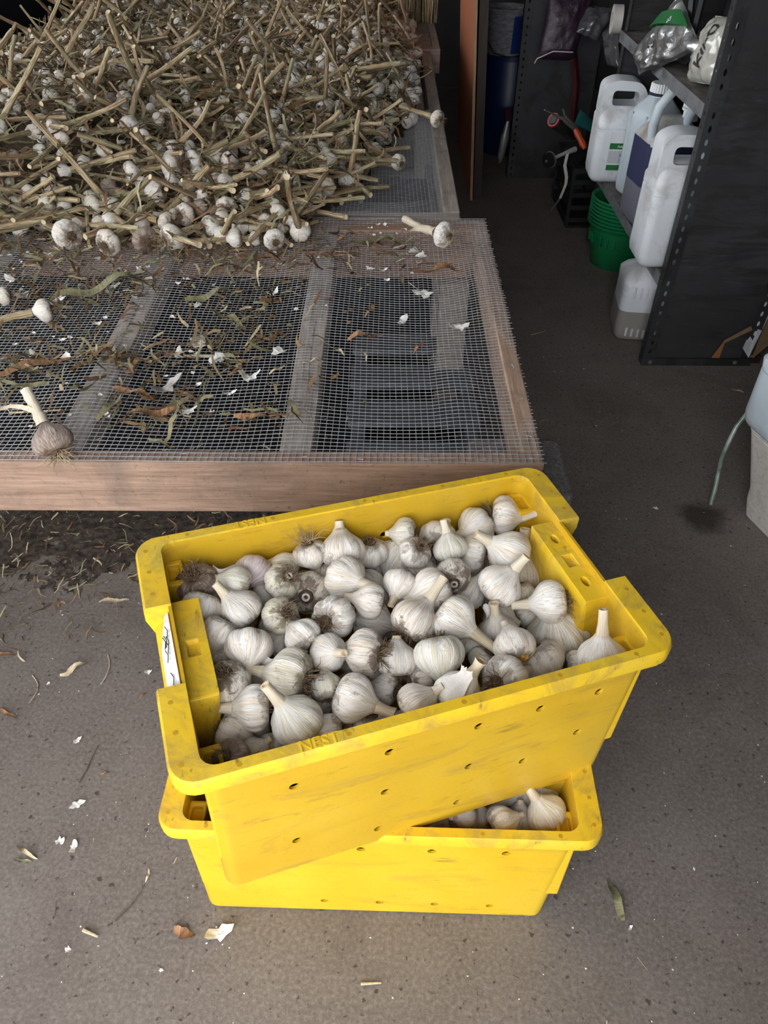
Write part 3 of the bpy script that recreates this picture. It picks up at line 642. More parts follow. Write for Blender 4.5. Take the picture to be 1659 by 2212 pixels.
# u, v, width in the photo, image angle of the neck (0 right, 90 up), lean of the neck towards the viewer, layer, options, label
UPC = [
 (426,1260,86,-80,-50,0,dict(kind='s',roots='tuft',neck=.4),'soiled garlic with dark matted roots in the far left corner of the upper crate'),
 (508,1264,82,160,10,0,dict(neck=.3,flap=0,roots='mini'),'garlic with curled torn white skin right of the dark matted-root one'),
 (543,1223,74,-110,45,0,dict(kind='p',neck=.5,roots='mini'),'purple-tinged garlic near the far left rim of the upper crate'),
 (601,1200,80,165,5,0,dict(neck=.7,roots='mini'),'garlic lying with its neck towards the purple-tinged bulb'),
 (667,1187,72,-75,-15,0,dict(roots='long',neck=.9),'garlic with long whiskery roots sticking up against the far wall'),
 (740,1189,92,95,-5,0,dict(neck=.35,roots='mini'),'broad ribbed garlic with a short pale stub, right of the whiskery one'),
 (783,1160,74,-90,-25,0,dict(roots='short',neck=.5),'garlic standing roots up just beyond the broad ribbed one'),
 (747,1249,90,-15,40,0,dict(neck=.9,roots=None),'pointed garlic with tan neck ring turned to the right, in front of the broad one'),
 (848,1189,88,-125,20,0,dict(kind='w',neck=.9,roots='mini'),'tall garlic with speckled crown and neck pointing down left'),
 (867,1139,62,180,-10,0,dict(neck=.3,roots='short'),'small garlic with roots to the right at the middle of the far wall'),
 (609,1257,76,-140,-40,0,dict(kind='d',roots='tuft',neck=.4),'garlic with soil-caked base behind the one with the hollow white ring'),
 (667,1279,88,70,-78,0,dict(kind='d',roots='mini',neck=.2),'garlic facing up with a hollow white ring in its scabby base'),
 (863,1262,70,-115,35,0,dict(neck=.6,roots='mini'),'cream garlic whose nipple-like neck points down at the viewer, mid crate'),
 (437,1313,82,-105,15,0,dict(neck=1.9,roots='mini',kind='w'),'garlic with a long thick neck hanging along the left wall'),
 (519,1318,92,130,10,0,dict(neck=.7,roots='mini'),'smooth garlic with neck up left, under the torn-skinned one'),
 (474,1365,74,-118,10,0,dict(neck=1.3,roots='short'),'pear-shaped garlic with curly roots on top, beside the long-necked one'),
 (605,1331,78,-150,-45,0,dict(kind='d',roots='tuft',neck=.4),'garlic with brown root scar up, below the hollow-ring one'),
 (721,1335,90,20,-60,0,dict(roots='tuft',neck=.5,kind='w'),'garlic turned root end up with a round brown tuft, mid left of the heap'),
 (654,1376,78,140,-20,0,dict(kind='w',roots='tuft',neck=.5),'garlic with black-brown roots at its lower right, centre left'),
 (799,1298,76,170,5,0,dict(neck=.5,roots='mini'),'clean garlic half buried left of the cream nipple-necked one'),
 (803,1342,94,-10,10,0,dict(neck=1.1,flare=.6,roots='mini',flap=1),'garlic with a thick torn neck pointing right, heap centre'),
 (538,1399,98,-85,35,0,dict(neck=.8,roots='mini'),'large white garlic whose cut neck points down, left part of the heap'),
 (594,1390,62,60,0,1,dict(neck=.4,roots='mini'),'garlic sunk behind the large white one with the downward neck'),
 (710,1410,78,15,55,0,dict(neck=.7,roots='mini'),'garlic with a round cut neck end facing up, heap centre'),
 (788,1408,96,175,-15,0,dict(kind='d',roots='tuft',neck=.3),'brown-veined garlic with frayed roots to its right'),
 (859,1427,88,90,-10,0,dict(neck=.2,roots='short'),'clean deeply ribbed garlic right of the brown-veined one'),
 (625,1461,112,170,-15,0,dict(kind='d',roots='tuft',neck=.5,flap=2),'big tan garlic with ragged skin and a black root socket'),
 (489,1477,96,-90,-35,0,dict(kind='d',roots='short',neck=.4),'striped garlic standing root end up by the left wall'),
 (549,1527,92,180,5,0,dict(neck=1.0,roots='mini'),'smooth white garlic with stubby neck pointing left near the front left'),
 (640,1555,106,125,25,0,dict(neck=1.0,roots='mini',bi=2),'large garlic with pale hollow neck tilted up left, front of the heap'),
 (763,1508,102,-20,10,0,dict(neck=.8,flare=.8,roots='mini',kind='w'),'plump greenish-white garlic with a split neck to the right'),
 (705,1485,68,100,-25,0,dict(roots='short',neck=.3),'small garlic with wiry roots squeezed beside the big tan one'),
 (503,1581,88,-20,5,0,dict(neck=.9,roots='mini'),'garlic lying against the front left with its neck to the right'),
 (709,1590,88,190,10,0,dict(neck=1.0,roots='mini'),'garlic at the front rim with its tapered neck pointing left'),
 (550,1626,68,40,0,1,dict(neck=.4,roots='mini'),'shaded garlic down at the front left, partly under its neighbours'),
 (588,1604,56,-80,20,1,dict(neck=.9,roots=None),'garlic neck poking down between the front left bulbs'),
 (499,1640,82,-60,-55,0,dict(kind='s',roots='tuft',neck=.4),'garlic with a black spidery root tuft in the front left corner'),
 (642,1630,60,-60,0,1,dict(neck=.3,roots='mini'),'garlic just showing over the front rim left of the word'),
 (803,1570,80,-90,-20,1,dict(neck=.3,roots='mini'),'tan shaded garlic below the split-necked one at the front rim'),
 (832,1489,66,170,-20,1,dict(roots='short',neck=.3),'garlic with rootlets between the split-necked and the ribbed ones'),
 (901,1521,88,35,5,0,dict(kind='d',roots='mini',neck=.5),'ribbed cream garlic with a stained flank at the middle of the front rim'),
 (909,1474,66,0,-20,1,dict(kind='d',roots='short',neck=.3),'dusky garlic in the shade behind the stained-flank one'),
 (993,1498,96,60,20,0,dict(neck=.8,flare=1.2,roots=None,flap=0),'pale green garlic with a torn leafy neck at the front rim'),
 (1093,1467,98,5,-50,0,dict(roots='tuft',neck=1.4,kind='w'),'garlic with a big brown root beard and squared neck stub to the right'),
 (949,1416,104,-80,15,0,dict(neck=.5,roots='short',bi=1),'large round white garlic with its neck pointing down, right of centre'),
 (1045,1428,68,-120,-10,1,dict(neck=.3,roots='mini'),'smooth garlic low between the large round and the cracked ones'),
 (1111,1395,88,110,-35,0,dict(neck=.3,roots=None),'garlic with a cracked rotten yellow-brown base facing the viewer'),
 (1078,1368,80,100,20,1,dict(neck=.7,flare=1.0,flap=2,roots=None),'garlic with a tall fan of loose papery skin, right of centre'),
 (980,1337,98,-35,15,0,dict(neck=1.2,roots='mini'),'drop-shaped garlic with a long neck pointing down right'),
 (895,1339,96,55,-10,0,dict(kind='d',neck=1.2,roots='tuft'),'garlic with black mould blotches and a thick neck up right'),
 (933,1277,92,200,15,0,dict(neck=.3,flap=1,roots=None),'split-open white garlic above the mould-blotched one'),
 (976,1246,78,100,-65,0,dict(kind='d',roots='mini',neck=.2),'scabby garlic with a round white hollow at its base, right of the back centre'),
 (914,1238,62,-70,50,1,dict(kind='d',neck=.4,roots=None),'brownish garlic with a stem scar, deep in the back centre'),
 (972,1184,70,105,10,0,dict(neck=.8,roots='mini'),'small onion-shaped garlic with its neck straight up'),
 (943,1154,80,60,-35,0,dict(roots='tuft',neck=.3),'garlic with a root clump at its lower side near the far wall'),
 (1022,1196,78,170,-15,0,dict(kind='w',roots='tuft',neck=.3),'garlic with a dark shaggy root patch on its right, back right'),
 (1026,1138,82,200,30,0,dict(neck=.6,roots='mini',kind='w'),'tan garlic with a sideways cut neck below the drilled hole'),
 (1088,1113,78,-5,5,0,dict(kind='w',roots='tuft',neck=.8,bend=.5),'topmost greenish garlic propped in the far right corner, neck bent right'),
 (1134,1156,86,-90,-30,0,dict(kind='d',roots='short',neck=.3),'garlic roots up beneath the topmost greenish one'),
 (1099,1194,96,150,10,0,dict(neck=.7,roots='mini',bi=4),'bright clean garlic with neck to the left, back right'),
 (1165,1231,102,85,15,0,dict(kind='d',neck=.9,flare=.5,roots='mini',flap=1),'tall tan garlic with a split leafy neck beside the right grip'),
 (1080,1265,92,50,15,0,dict(neck=.8,roots='mini'),'cream garlic with a cone-shaped neck up right'),
 (1126,1283,60,-80,0,1,dict(neck=.3,roots='mini'),'small garlic wedged under the cone-necked one'),
 (1188,1300,90,185,-5,0,dict(roots='tuft',neck=.8),'garlic with thin neck left and wiry roots right, by the right wall'),
 (1217,1366,118,110,25,0,dict(neck=.8,roots='mini',bi=6),'biggest garlic, squat and green-flushed, near the right end'),
 (1275,1352,74,60,0,1,dict(neck=.3,roots='mini'),'garlic behind the biggest one, against the right wall'),
 (1300,1418,98,90,10,0,dict(neck=1.1,roots='mini',bi=7),'garlic with an upright brown-striped neck in the front right corner'),
 (1246,1437,58,0,0,1,dict(neck=.3,roots='mini'),'garlic in the gap left of the brown-striped-neck one'),
 (1172,1426,88,-60,0,1,dict(neck=.4,roots='mini'),'cream garlic under the biggest one, near the front right rim'),
 (1014,1281,68,55,10,1,dict(neck=.6,roots='mini'),'garlic with a twisted neck left of the cone-necked one'),
 (1028,1238,62,20,0,1,dict(neck=.3,roots='mini'),'garlic sunk between the scabby-hollow and the bright clean ones'),
 (895,1196,68,-130,-40,0,dict(roots='tuft',neck=.3),'garlic with a brown root mat, right of the speckled-crown one'),
 (937,1208,48,90,20,1,dict(neck=.7,roots=None),'little garlic with an upright neck beside the onion-shaped one'),
 (1138,1327,64,30,0,1,dict(neck=.3,roots='mini'),'garlic low to the left of the green-flushed biggest one'),
 (1018,1395,56,80,0,1,dict(neck=.3,roots='mini'),'garlic deep below the fan of papery skin'),
 (473,1420,66,-60,0,1,dict(neck=.4,roots='mini'),'pale garlic low at the left wall under the pear-shaped one'),
 (803,1210,54,90,0,1,dict(neck=.4,roots='mini'),'garlic mostly hidden behind the tan-neck-ring one'),
 (489,1221,54,90,0,1,dict(neck=.3,roots='short',kind='d'),'garlic peeping out behind the torn-skinned one'),
 (564,1290,64,-40,0,1,dict(neck=.3,roots=None,flap=0),'garlic with flat white skins between the torn-skinned and soil-caked ones'),
 (875,1290,72,60,0,1,dict(kind='d',neck=.3,roots='short'),'tan garlic under the split-open white one'),
]
LOC = [
 (1191,1757,84,125,10,0,dict(neck=1.3,roots='tuft',bi=3),'large glossy garlic with neck up left, right end of the lower crate'),
 (1124,1769,64,90,0,0,dict(neck=.3,roots='mini'),'garlic left of the large glossy one in the lower crate'),
 (1085,1777,70,20,-10,0,dict(neck=.3,roots='short'),'round garlic with roots to the left in the lower crate'),
 (1122,1722,60,200,5,0,dict(neck=2.2,roots='mini'),'garlic lying with a long neck pointing left in the lower crate'),
 (1036,1768,56,90,0,1,dict(neck=.4,roots='short'),'garlic in the shade between the round one and the cut-neck one, lower crate'),
 (1000,1758,54,170,50,0,dict(neck=.6,roots='short'),'garlic with a cut neck end showing under the upper crate'),
 (998,1790,62,60,0,1,dict(neck=.3,roots='mini'),'garlic just behind the front rim of the lower crate'),
 (944,1790,58,60,0,1,dict(neck=.3,roots='mini'),'garlic in the narrow dark gap at the middle of the lower crate'),
 (1183,1710,56,80,0,1,dict(neck=.4,roots='long'),'garlic with pale whisker roots behind the large glossy one'),
]
def place_crate(lst, Mc, zl_top, prefix_group):
    inv = Mc.inverted(); rot = inv.to_3x3(); placed = []
    c0 = inv @ CAM
    for e in sorted(lst, key=lambda q: q[5]):
        u, v, w, ang, tow, layer, opt, label = e
        d = rot @ ray(u, v)
        def P(zl): return c0 + d * ((zl - c0.z) / d.z)
        zl = zl_top - (0.040 if layer else 0.0)
        while True:
            p = P(zl); dist = (p - c0).dot((rot @ FW)); r = 0.53 * w * dist / FPX
            q = Vector((max(-0.308 + r, min(0.308 - r, p.x)), max(-0.192 + r * 0.9, min(0.192 - r * 0.9, p.y)), p.z))
            bad = any((q - pp).length < 0.80 * (r + rp) for pp, rp in placed)
            if not bad or zl < zl_top - 0.075: break
            zl -= 0.004
        placed.append((q, r))
        a, b = math.radians(ang), math.radians(tow)
        ax = (RT * math.cos(a) + UP * math.sin(a)) * math.cos(b) - FW * math.sin(b)
        t = garlic(basis_z(Mc @ q, ax, r, R.uniform(0, 6.28)), label, prefix_group, **opt)
        if 'white ring' in label or 'white hollow' in label:
            mb = MB(); mb.lathe([(0.09, -0.74), (0.11, -0.83), (0.19, -0.83), (0.21, -0.70)], 16, cap0=True, cap1=False); mb.build('hollow_core', 'paper_skin', t)
        if 'cracked rotten' in label:
            mb = MB(); rg = random.Random(5)
            for k in range(7):
                aa = k / 7 * 6.28; cx_, cy_ = (0.30 * math.cos(aa), 0.30 * math.sin(aa)) if k else (0, 0)
                mb.lathe([(0.02, -0.86), (0.10, -0.83), (0.17, -0.72), (0.15, -0.55)], 8, c=(cx_, cy_))
            mb.build('rotten_core', 'rotten_core', t)
    return placed
pl = place_crate(UPC, M_UP, 0.283, 'garlic bulbs in the upper crate')
pl2 = place_crate(LOC, M_LOW, 0.285, 'garlic bulbs in the lower crate')
def fillers(Mc, placed, z0, n, xr, where, group):
    rg = random.Random(11); cnt = 0
    for _ in range(4000):
        if cnt >= n: break
        p = Vector((rg.uniform(*xr), rg.uniform(-0.165, 0.165), z0 + rg.uniform(-0.012, 0.012))); r = rg.uniform(0.029, 0.034)
        if any((p - q).length < 0.84 * (r + s) for q, s in placed): continue
        placed.append((p, r)); cnt += 1
        third = ['left', 'centre', 'right'][min(2, int((p.x - xr[0]) / (xr[1] - xr[0]) * 3))]; depth = 'far' if p.y > 0.05 else ('near' if p.y < -0.05 else 'middle')
        label = f'second-layer garlic glimpsed through a gap at the {depth} {third} of the {where} crate'
        garlic(basis_z(Mc @ p, (rg.uniform(-1, 1), rg.uniform(-1, 1), rg.uniform(-0.6, 0.6)), r, rg.uniform(0, 6)), label, group, kind=rg.choice('wwwd'), neck=0.4, roots='mini')
fillers(M_UP, pl, 0.222, 60, (-0.27, 0.27), 'upper', 'garlic beneath the top layer of the upper crate')
fillers(M_LOW, pl2, 0.245, 12, (0.05, 0.27), 'lower', 'garlic beneath the top layer of the lower crate')
# ------------------------------------------------------------------ drying racks
TZ = 0.6132
BEAMS = (-1.50, -1.055, -0.610, -0.170)
def sag1(x, y):
    b = list(BEAMS) + [0.275]; s = 0.0
    for a, c in zip(b, b[1:]):
        if a <= x <= c:
            w = min(1.0, 0.75 + 0.25 * (1 if c > 0 else 0))
            s = math.sin(math.pi * (x - a) / (c - a)) ** 0.9 * w
    sy = max(0.0, math.sin(math.pi * max(0, min(1, (y - 1.15) / 1.11)))) ** 0.45
    base = -0.020 * s * sy
    if x > 0.1: base += 0.007 * math.sin((x - 0.1) * 30) * math.sin((y - 1.1) * 5.5) * sy
    base += 0.0025 * math.sin(x * 17 + y * 9) * sy
    return base
def wire_mesh(name, parent, x0, x1, y0, y1, z, sag, step=0.0127, rad=0.00078, every=2):
    mb = MB()
    nx = int((x1 - x0) / step); ny = int((y1 - y0) / step); rg = random.Random(4)
    for i in range(nx + 1):
        x = x0 + i * step; pts = []
        for j in range(0, ny + 1, every):
            y = y0 + j * step; pts.append((x + 0.0012 * math.sin(y * 11 + x * 3), y, z + sag(x, y)))
        pts.append((x, y1 + rg.uniform(0.0, 0.005), z + sag(x, y1))); mb.tube(pts, rad, 4, caps=False, phase=0.78)
    for j in range(ny + 1):
        y = y0 + j * step; pts = []
        for i in range(0, nx + 1, every):
            x = x0 + i * step; pts.append((x, y + 0.0012 * math.sin(x * 9 + y), z + sag(x, y) + rad * 1.6))
        pts.append((x1 + rg.uniform(0.0, 0.006), y, z + sag(x1, y) + rad)); mb.tube(pts, rad, 4, caps=False, phase=0.78)
    o = mb.build(name, 'galvanised_wire', parent); o['kind'] = 'stuff'; return o
def board(parent, name, x0, x1, y0, y1, z0, z1, mat, bev=0.003):
    mb = MB(); cx_, cy_, cz_ = (x0 + x1) / 2, (y0 + y1) / 2, (z0 + z1) / 2
    mb.box(x0 - cx_, x1 - cx_, y0 - cy_, y1 - cy_, z0 - cz_, z1 - cz_)
    return mb.build(name, mat, parent, smooth=False, bevel=bev, loc=(cx_, cy_, cz_))
def racks():
    t = thing('drying_rack', (0, 0, 0), 'timber drying rack with wire mesh top, nearest, its pink-brown front board behind the yellow crates', 'drying rack')
    zt = TZ - 0.0015
    board(t, 'front_board', -1.75, 0.300, 1.115, 1.153, 0.488, zt, 'raw_pine_x')
    board(t, 'side_board', 0.262, 0.300, 1.154, 2.290, 0.500, zt, 'red_pine_y')
    board(t, 'back_board', -1.75, 0.300, 2.215, 2.293, 0.560, zt, 'red_pine_x')
    board(t, 'inner_back_board', -1.75, 0.262, 2.200, 2.214, 0.470, zt - 0.035, 'red_pine_x')
    for b in BEAMS: board(t, 'cross_beam', b - 0.031, b + 0.031, 1.154, 2.199, 0.555, zt - 0.002, 'grey_pine_y')
    wire_mesh('wire_mesh', t, -1.45, 0.298, 1.117, 2.300, TZ, sag1)
    st = MB(); st.tube([(-0.006, 0, -0.003), (-0.006, 0, 0.0016), (0.006, 0, 0.0016), (0.006, 0, -0.003)], 0.0008, 4)
    sm = fin(st.mesh('staple', 'galvanised_wire'))
    rg = random.Random(9)
    for i in range(14):
        o = link('staple', sm, t, loc=(0.28 - i * 0.11 + rg.uniform(-0.02, 0.02), 1.130 + rg.uniform(-0.006, 0.01), TZ)); o.rotation_euler.z = rg.uniform(-0.5, 0.5)
    for i in range(8):
        o = link('staple', sm, t, loc=(0.282, 1.2 + i * 0.13, TZ)); o.rotation_euler.z = rg.uniform(0, 3)
    t2 = thing('drying_rack', (0, 0, 0), 'grey timber drying rack with wire mesh behind the nearest one, piled with garlic', 'drying rack')
    board(t2, 'front_board', -1.85, 0.228, 2.315, 2.362, 0.50, TZ - 0.004, 'grey_pine_x')
    board(t2, 'side_board', 0.180, 0.230, 2.363, 4.58, 0.50, TZ - 0.003, 'grey_pine_y')
    board(t2, 'back_board', -1.85, 0.228, 4.56, 4.60, 0.50, TZ - 0.004, 'grey_pine_x')
    for b in (-0.62, -0.20): board(t2, 'cross_beam', b - 0.03, b + 0.03, 2.363, 4.55, 0.54, TZ - 0.006, 'grey_pine_y')
    def sag2(x, y): return -0.018 * max(0, math.sin(math.pi * max(0, min(1, (x + 0.2) / 0.39)))) * min(1, max(0, (y - 2.36) * 8)) - 0.002
    wire_mesh('wire_mesh', t2, -0.62, 0.185, 2.335, 3.50, TZ - 0.002, sag2)
    t3 = thing('drying_rack', (0, 0, 0), 'farthest grey timber drying rack, its corner stepping out past the garlic heap', 'drying rack')
    board(t3, 'front_board', -1.9, 0.285, 4.62, 4.66, 0.50, TZ, 'grey_pine_x')
    board(t3, 'side_board', 0.245, 0.285, 4.661, 6.2, 0.50, TZ, 'grey_pine_y')
    board(t3, 'deck_board', -1.9, 0.244, 4.661, 6.2, 0.58, TZ - 0.006, 'grey_pine_x')
    # block piers and legs carrying the racks
    def pier(x, y, label):
        p = thing('block_pier', (x, y, 0), label, 'concrete block')
        for k, (z0, z1) in enumerate(((0, 0.205), (0.206, 0.411), (0.412, 0.487))):
            mb = MB(); mb.loft([rrect(0.205, 0.20, 0.02, z0), rrect(0.205, 0.20, 0.02, z1)]); mb.build('block', 'cinder_block', p, bevel=0.008)
    pier(0.285, 1.265, 'stacked rough concrete blocks under the right front corner of the nearest rack')
    pier(-1.45, 1.30, 'stacked rough concrete blocks under the left part of the nearest rack')
    for x, y, nm in ((0.21, 2.18, 'right rear'), (-1.35, 2.18, 'left rear')):
        l = MB(); l.box(-0.045, 0.045, -0.02, 0.02, 0, 0.47)
        tag(l.build('rack_post', 'grey_pine_x', None, smooth=False, bevel=0.003, loc=(x, y, 0)), 'short timber post under the ' + nm + ' of the nearest rack', 'post')
    for x, y, nm in ((0.19, 2.42, 'near right'), (0.19, 4.50, 'far right'), (-1.5, 2.42, 'near left')):
        l = MB(); l.box(-0.03, 0.03, -0.045, 0.045, 0, 0.497)
        tag(l.build('rack_post', 'grey_pine_y', None, smooth=False, bevel=0.003, loc=(x, y, 0)), 'short timber post under the ' + nm + ' corner of the grey middle rack', 'post')
    l = MB(); l.box(-0.03, 0.03, -0.045, 0.045, 0, 0.497)
    tag(l.build('rack_post', 'grey_pine_y', None, smooth=False, bevel=0.003, loc=(0.24, 4.75, 0)), 'short timber post under the farthest rack', 'post')
    # pallet glimpsed under the mesh
    p = thing('pallet', (0.09, 1.95, 0.0135), 'bluish grey slatted pallet lying under the wire mesh of the nearest rack', 'pallet')
    for x in (-0.17, 0.17):
        mb = MB(); mb.box(x - 0.02, x + 0.02, -0.5, 0.5, 0, 0.14); mb.build('bearer', 'grey_pallet', p, smooth=False, bevel=0.003)
    for k in range(5):
        mb = MB(); y = -0.45 + k * 0.21; mb.box(-0.2, 0.2, y - 0.06, y + 0.06, 0.141, 0.16); mb.build('slat', 'grey_pallet', p, smooth=False, bevel=0.003)
racks()
def under_rack_shade():  # added dark layer in place of the shade beneath the mesh
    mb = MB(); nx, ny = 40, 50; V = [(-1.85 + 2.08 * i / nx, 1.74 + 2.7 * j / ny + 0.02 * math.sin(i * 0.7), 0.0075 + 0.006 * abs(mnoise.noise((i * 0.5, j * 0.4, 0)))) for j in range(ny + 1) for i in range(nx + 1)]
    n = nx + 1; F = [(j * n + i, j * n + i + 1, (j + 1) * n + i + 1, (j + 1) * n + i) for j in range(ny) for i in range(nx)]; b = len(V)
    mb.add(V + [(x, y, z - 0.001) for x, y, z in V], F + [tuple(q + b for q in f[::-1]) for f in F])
    tag(mb.build('under_rack_shade', 'shade_black', None), 'added dark layer standing in for the shade on the floor under the racks', 'added shade layer')
under_rack_shade()

# ------------------------------------------------------------------ garlic heap with stalks
def stalk_geo(length, seed, r0=0.36, bend=0.25, n=8):
    """dried stalk in bulb-radius units, leaving the bulb at z = 0.95"""
    rg = random.Random(seed); K = 9; ba = rg.uniform(0, 6.28); V = []; sv = []; F = []
    nodes = sorted(rg.uniform(0.15, 0.95) for _ in range(3)); kink = rg.uniform(0.35, 0.8); kd = rg.uniform(-0.5, 0.5)
    C = []; loops = []
    for i in range(K + 1):
        k = i / K; z = 0.93 + length * k
        r = r0 * (1.0 - 0.22 * min(1, k * 2.5)) * (1 + 0.10 * math.sin(k * 23 + seed))
        off = bend * length * k * k * 0.4 + (kd * (k - kink) * length * 0.5 if k > kink else 0)
        c = (off * math.cos(ba), off * math.sin(ba))
        lp = []
        for j in range(n):
            a = 2 * math.pi * j / n; lp.append((c[0] + r * (1 + 0.12 * math.sin(2 * a + seed)) * math.cos(a), c[1] + r * (1 - 0.12 * math.sin(2 * a + seed)) * math.sin(a), z))
            sv.append((math.cos(a) * 2.2, math.sin(a) * 2.2, z * 0.28))
        loops.append(lp)
    mb = MB(); mb.loft(loops, cap0=False, cap1=False, mat=0)
    top = loops[-1]; c = np.mean(np.array(top), axis=0); inn = [tuple(c + (np.array(p) - c) * 0.55 - np.array((0, 0, 0.05))) for p in top]
    mb.loft([top, inn], cap0=False, cap1=True, mat=1); mb.sv = sv + [(0, 0, 0)] * (2 * n)
    # clinging dry sheaths
    for s in range(rg.choice((0, 1, 1, 2))):
        k = rg.uniform(0.1, 0.75); i = int(k * K); a0 = rg.uniform(0, 6.28); L = rg.uniform(1.2, 3.0); c = np.mean(np.array(loops[i]), axis=0)
        P = []; dirv = np.array((math.cos(a0), math.sin(a0), 0.9)); side = np.array((-math.sin(a0), math.cos(a0), 0))
        for q in range(5):
            h = q / 4; p = c + dirv * (0.2 + h * L * 0.6) + np.array((0, 0, -0.9 * h * h * L * 0.5)); w = 0.22 * (1 - 0.8 * h)
            P += [tuple(p - side * w), tuple(p + side * w + np.array((0, 0, 0.08)))]
        mb.add(P, [(2 * q, 2 * q + 1, 2 * q + 3, 2 * q + 2) for q in range(4)], 0); mb.sv += [(1, 2, 3 + q) for q in range(10)]
    return mb
STALKS = [fin(stalk_geo(R.uniform(5.0, 9.5), i, bend=R.uniform(-0.25, 0.35)).mesh('stalk', ['dry_stalk', 'cut_stem']), True, 60) for i in range(16)]
HB = [bulb_mesh(500 + i, n=26, cloves=R.choice((7, 8, 9)), lob=rr(0.08, 0.14), flat=rr(0.85, 1.0), mat=m) for i, m in enumerate(['garlic_skin'] * 5 + ['garlic_skin_dirty'] * 4 + ['garlic_skin_soiled'])]
HROOT = [roots_mesh(60 + i, 34, 0.85, 0.9, 0.6, 'garlic_roots', 0.02) for i in range(3)] + [roots_mesh(70, 34, 1.1, 1.0, 0.7, 'pale_roots', 0.018)]

def smooth01(x): x = max(0.0, min(1.0, x)); return x * x * (3 - 2 * x)
def heap_h(x, y):
    """height of the heap over the rack tops"""
    front = 2.02 + 0.05 * math.sin(x * 5) if x < -0.22 else 2.02 + (x + 0.22) * 1.9 + (0.10 if x > -0.2 else 0)
    if x > -0.22: front = 2.15 + 0.42 * smooth01((x + 0.22) / 0.25) + 0.55 * smooth01((x - 0.03) / 0.18)
    h = smooth01((y - front) / 0.55)
    right = 0.17 + (0.06 if y > 3.1 else 0.0)
    h *= smooth01((right - x) / 0.45)
    h *= smooth01((x + 1.75) / 0.35)
    base = 0.095 + 0.05 * math.sin(x * 2.3 + 1.0) * math.sin(y * 1.7) + 0.10 * smooth01((-x - 0.4) / 1.0) + 0.03 * smooth01((y - 3) / 2)
    return h * base
def in_heap(x, y): return heap_h(x, y) > 0.012
# bed of broken leaf under and between the plants
def heap_bed():
    mb = MB(); nx, ny = 90, 130; V = []
    for j in range(ny + 1):
        for i in range(nx + 1):
            x = -1.85 + 2.13 * i / nx; y = 1.98 + 3.4 * j / ny; h = heap_h(x, y)
            V.append((x, y, TZ + (h - 0.022 + 0.02 * mnoise.noise((x * 14, y * 14, 0)) + 0.010 * mnoise.noise((x * 45, y * 45, 3)) if h > 0.012 else -0.016)))
    n = nx + 1; F = []
    for j in range(ny):
        for i in range(nx):
            q = (j * n + i, j * n + i + 1, (j + 1) * n + i + 1, (j + 1) * n + i)
            x = -1.85 + 2.13 * (i + 0.5) / nx; y = 1.98 + 3.4 * (j + 0.5) / ny
            if heap_h(x, y) > 0.016: F.append(q)
    mb.add(V, F); o = mb.build('leaf_litter_bed', 'litter_bed', None)
    tag(o, 'dark matted bed of broken garlic leaf under the heap on the racks', 'leaf litter', kind='stuff')
heap_bed()
def visible(x, y, z, mg=30):
    d = Vector((x, y, z)) - CAM; w = d.dot(FW)
    if w < 0.1: return False
    u = 829.5 + FPX * d.dot(RT) / w; v = 1106 - FPX * d.dot(UP) / w
    return -mg < u < 1659 + mg and -mg < v < 2212 + mg
def plant(m4, label, group, stalk=None, bulb=None, roots=True):
    t = thing('garlic_plant', None, label, 'garlic', group, mat=m4)
    link('bulb', bulb or HB[R.randrange(len(HB))], t)
    link('stalk', stalk or STALKS[R.randrange(len(STALKS))], t)
    if roots: link('roots', HROOT[R.randrange(len(HROOT))], t)
    return t
